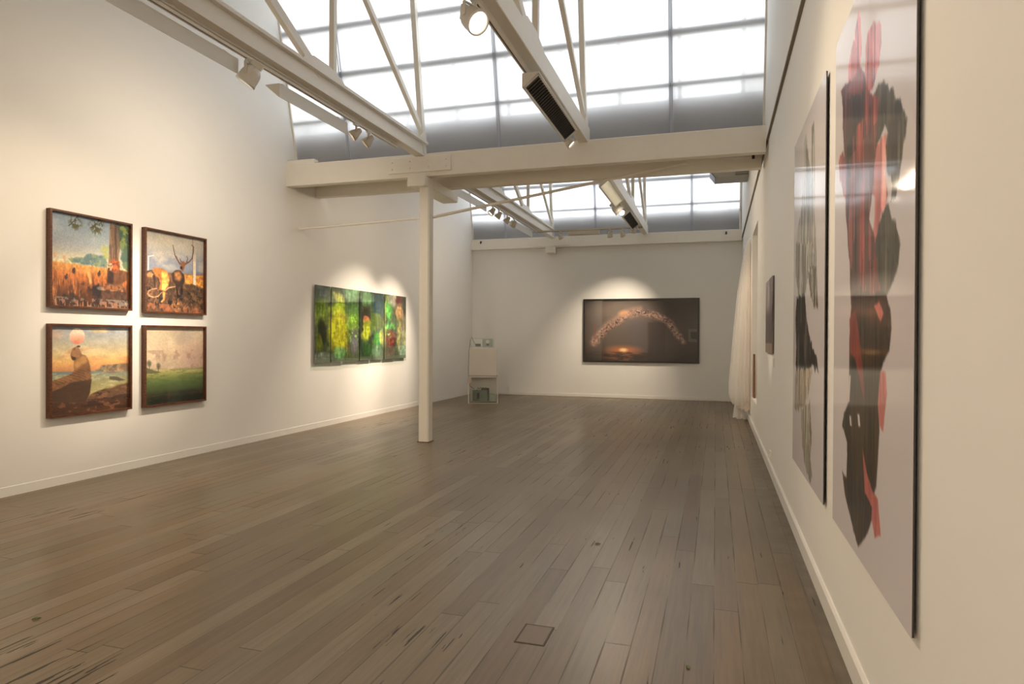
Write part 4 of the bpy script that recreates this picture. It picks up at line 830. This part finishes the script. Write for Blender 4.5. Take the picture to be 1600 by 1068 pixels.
# ------------------------------------------------------------------ stacked acrylic sculpture in the corner
t = thing('acrylic_sculpture', 'tall stack of clear acrylic boxes with green electronics in the far left corner', 'sculpture', (-5.16, 14.5, 0))
ax0, ax1, ay0, ay1 = -5.48, -4.84, 14.32, 14.68
def tank(z0, z1, x0, x1, y0, y1, name, mat, edge, parent):
    m = MB(); th = .008
    m.box(x0, x1, y0, y0+th, z0, z1).box(x0, x1, y1-th, y1, z0, z1).box(x0, x0+th, y0+th, y1-th, z0, z1).box(x1-th, x1, y0+th, y1-th, z0, z1).box(x0+th, x1-th, y0+th, y1-th, z0, z0+th)
    o = m.build(name, mat, parent)
    e = MB(); r = .009
    for x in (x0, x1):
        for y in (y0, y1): e.box(x-r, x+r, y-r, y+r, z0, z1)
    for z in (z0, z1):
        for y in (y0, y1): e.box(x0, x1, y-r, y+r, z-.006 if z > z0 else z, z+.012)
        for x in (x0, x1): e.box(x-r, x+r, y0, y1, z-.006 if z > z0 else z, z+.012)
    e.build('polished_edge', edge, o)
    return o
PEDGE = plain('pale_acrylic_edge', (.66, .64, .57), .3)
low = tank(0, .61, ax0-.01, ax1+.02, ay0, ay1, 'lower_box', ACRYL, PEDGE, t)
MB().box(ax0+.01, ax1-.01, ay1-.03, ay1-.022, .02, .58).build('frosted_back', MILK, low)
mid = MB(); mid.box(ax0, ax1, ay0+.01, ay1-.01, .625, 1.27); mid = mid.build('middle_box', MILK, t, bevel=.012)
MB().box(ax0-.01, ax1+.01, ay0, ay1, .612, .645).build('shelf', plain('shelf_edge', (.34, .30, .25), .5), t)
m = MB()
for x in (-5.30, -5.07, -4.93): m.box(x-.012, x+.012, ay0+.02, ay0+.03, .66, 1.24)
m.build('inner_strip', plain('pale_strip', (.85, .82, .76), .4), mid)
up_ = tank(1.285, 1.49, ax0+.02, ax1-.08, ay0+.06, ay1-.06, 'upper_box', ACRYL, plain('thin_edge', (.55, .6, .56), .3), t)
GRN = plain('green_circuit', (.16, .20, .15), .5, scale=25, var=.5); BLK = plain('black_part', (.03, .03, .03), .4)
c_ = MB(); c_.box(ax0+.08, ax0+.42, ay0+.12, ay0+.16, .05, .30).box(ax0+.30, ax0+.44, ay0+.10, ay0+.2, .06, .20); c_.build('circuit_board', GRN, low)
c_ = MB(); c_.box(ax0+.18, ax0+.24, ay0+.08, ay0+.13, .10, .24).box(ax0+.28, ax0+.46, ay0+.10, ay0+.12, .30, .35).box(ax0+.42, ax0+.46, ay0+.10, ay0+.12, .05, .35)
for k in range(7): c_.tube([(ax0+.18+.03*k, ay0+.1, .30+.02*(k % 3)), (ax0+.20+.03*k, ay0+.12, .37-.03*(k % 2)), (ax0+.23+.03*k, ay0+.1, .32)], .006, 6)
c_.build('wiring', BLK, low)
c_ = MB(); c_.box(ax0+.46, ax0+.60, ay0+.15, ay0+.2, .03, .22); c_.build('battery_pack', plain('pale_green', (.40, .44, .34), .5, scale=30, var=.3), low)
c_ = MB(); c_.box(ax1-.34, ax1-.10, ay0+.10, ay0+.12, 1.30, 1.50); c_.build('blue_board', plain('bluish_board', (.34, .42, .42), .5, scale=30, var=.3), up_)
c_ = MB(); c_.tube([(ax1-.22, ay0+.10, 1.42), (ax1-.22, ay0+.08, 1.42)], .045, 16); c_.build('dial', plain('dial_pale', (.72, .70, .62), .4), up_)
c_ = MB(); c_.box(ax1-.25, ax1-.19, ay0+.085, ay0+.1, 1.33, 1.38).box(ax0+.14, ax0+.26, ay0+.10, ay0+.16, 1.31, 1.37); c_.build('dark_component', plain('olive_dark', (.07, .07, .045), .5), up_)
cd_ = [(ax0+.15, ay0+.1, 1.34), (ax0+.10, ay0+.06, 1.42), (ax0+.06, ay0+.0, 1.52), (ax0+.03, ay0-.01, 1.45), (ax0-.005, ay0-.012, 1.2), (ax0-.015, ay0-.012, .8), (ax0-.01, ay0-.012, .52), (ax0+.02, ay0+.02, .40), (ax0+.12, ay0+.06, .33)]
MB().tube(cd_, .006, 6).build('cord', plain('grey_cord', (.16, .16, .15), .5), t)
MB().box(ax0-.03, ax0+.06, ay0-.02, ay0-.005, .46, .58).build('tag', plain('beige_tag', (.50, .40, .33), .6), t)

t.rotation_euler.z = radians(18)
# ------------------------------------------------------------------ tulle drape on the right wall
def drape(name, mat, parent, yc, hy, prof, seed, amp, nfold, nz=44, ns=150, zend=.02):
    r = np.random.RandomState(seed); ph = r.rand(6)*6.28; vs = []; fs = []
    zz = [p[0] for p in prof]; dd = [p[1] for p in prof]; ww = [p[2] for p in prof]
    for j in range(nz):
        z = zz[0]+(zend-zz[0])*j/(nz-1)
        d = np.interp(-z, [-q for q in zz], dd); wdt = np.interp(-z, [-q for q in zz], ww)
        for i in range(ns):
            a = pi*i/(ns-1); k = j/(nz-1)
            fold = amp*(.3+k)*(sin(a*nfold+ph[0]+k*1.5)+.5*sin(a*nfold*1.7+ph[1]-k*2)+.35*sin(a*nfold*2.9+ph[2]))
            rad = 1+fold/max(d, .06)*.55
            x = XR-.012-max(.0, sin(a))*d*rad; y = yc-cos(a)*hy*wdt*(1+fold*.5)
            zq = z+(.02*sin(a*nfold*.7+ph[3])*k if j == nz-1 else 0)
            vs.append((x, y, max(zq, .006)))
    for j in range(nz-1):
        for i in range(ns-1): fs.append((j*ns+i, j*ns+i+1, (j+1)*ns+i+1, (j+1)*ns+i))
    return MB().add(vs, fs, True).build(name, mat, parent)
t = thing('tulle_drape', 'sheer white tulle hanging in folds down the right wall beyond the recess to the floor', 'drape', (XR, 13.4, 0))
drape('outer_layer', TULLE, t, 13.45, .85, [(3.36, .03, .6), (3.0, .10, .7), (2.4, .17, .85), (1.6, .23, .95), (.7, .30, 1.0), (.45, .31, 1.0), (.3, .25, .9), (0, .24, .85)], 2, .055, 15, zend=.28)
drape('middle_layer', TULLE, t, 13.35, .70, [(3.34, .02, .6), (3.0, .06, .7), (2.4, .12, .85), (1.6, .17, .95), (.7, .23, 1.0), (0, .26, 1.0)], 5, .05, 19, zend=.30)
drape('inner_layer', TULLE2, t, 13.25, .62, [(3.32, .015, .6), (2.4, .08, .85), (1.6, .12, .95), (.7, .17, 1.0), (0, .18, 1.0)], 9, .022, 17, zend=.22)
drape('floor_tuft', TULLE, t, 13.35, .30, [(.75, .16, .6), (.4, .22, .8), (.1, .23, .7), (0, .24, .9)], 12, .04, 13, nz=16, ns=90, zend=.008)
t = thing('wooden_board', 'orange brown board leaning in the wall recess behind the tulle', 'board', (XR+.08, 11.6, .50))
MB().add([(XR+.02, 12.0, .502), (XR+.05, 12.0, .502), (XR+.02, 12.27, .502), (XR+.05, 12.27, .502), (XR+.02, 12.14, 1.25), (XR+.05, 12.14, 1.25), (XR+.02, 12.22, 1.25), (XR+.05, 12.22, 1.25)],
         [(0, 1, 3, 2), (4, 6, 7, 5), (0, 4, 5, 1), (2, 3, 7, 6), (0, 2, 6, 4), (1, 5, 7, 3)]).build('plank', BROWNB, t)

# ------------------------------------------------------------------ floor patch, leaves
p = MB().box(-.935, -.80, 3.135, 3.335, -.001, .002).build('floor_patch', plain('amber_wood_patch', S((104, 84, 54)), .35, scale=18, var=.12))
tag(p, 'small square amber wood patch let into the floorboards near the camera', 'floor patch')
fr_ = MB(); 
for a in ((-.945, -.79, 3.335, 3.345), (-.945, -.79, 3.125, 3.135), (-.945, -.935, 3.135, 3.335), (-.80, -.79, 3.135, 3.335)): fr_.box(*a, -.001, .0022)
fr_.build('patch_border', plain('dark_joint', S((66, 52, 36)), .6), p)
LEAF = plain('green_leaf', S((86, 96, 40)), .5)
def leaf(x, y, a, s_, label):
    pts = []; n = 7
    for k in range(n): tt = k/(n-1); pts.append((tt-.5, .32*sin(pi*tt)**.8, .10*sin(pi*tt)))
    vs = [(q[0]*s_, q[1]*s_, .006+q[2]*s_*.6) for q in pts]+[(q[0]*s_, 0, .002) for q in pts]+[(q[0]*s_, -q[1]*s_, .006+q[2]*s_*.6) for q in pts]
    fs = [(i, i+1, n+i+1, n+i) for i in range(n-1)]+[(n+i, n+i+1, 2*n+i+1, 2*n+i) for i in range(n-1)]
    vs = [(x+p_[0]*cos(a)-p_[1]*sin(a), y+p_[0]*sin(a)+p_[1]*cos(a), p_[2]) for p_ in vs]
    o = MB().add(vs, fs, True).build('leaf', LEAF, loc=(x, y, 0)); tag(o, label, 'leaf', 'fallen leaves on the floor'); return o
leaf(-.814, 4.80, .3, .04, 'tiny green leaf on the floor in the middle of the room')
leaf(-3.428, 2.604, .9, .04, 'tiny green leaf on the floor at the lower left')
leaf(-.112, 3.121, 2.1, .03, 'tiny green leaf on the floor near the right foreground')
bpy.context.view_layer.update()
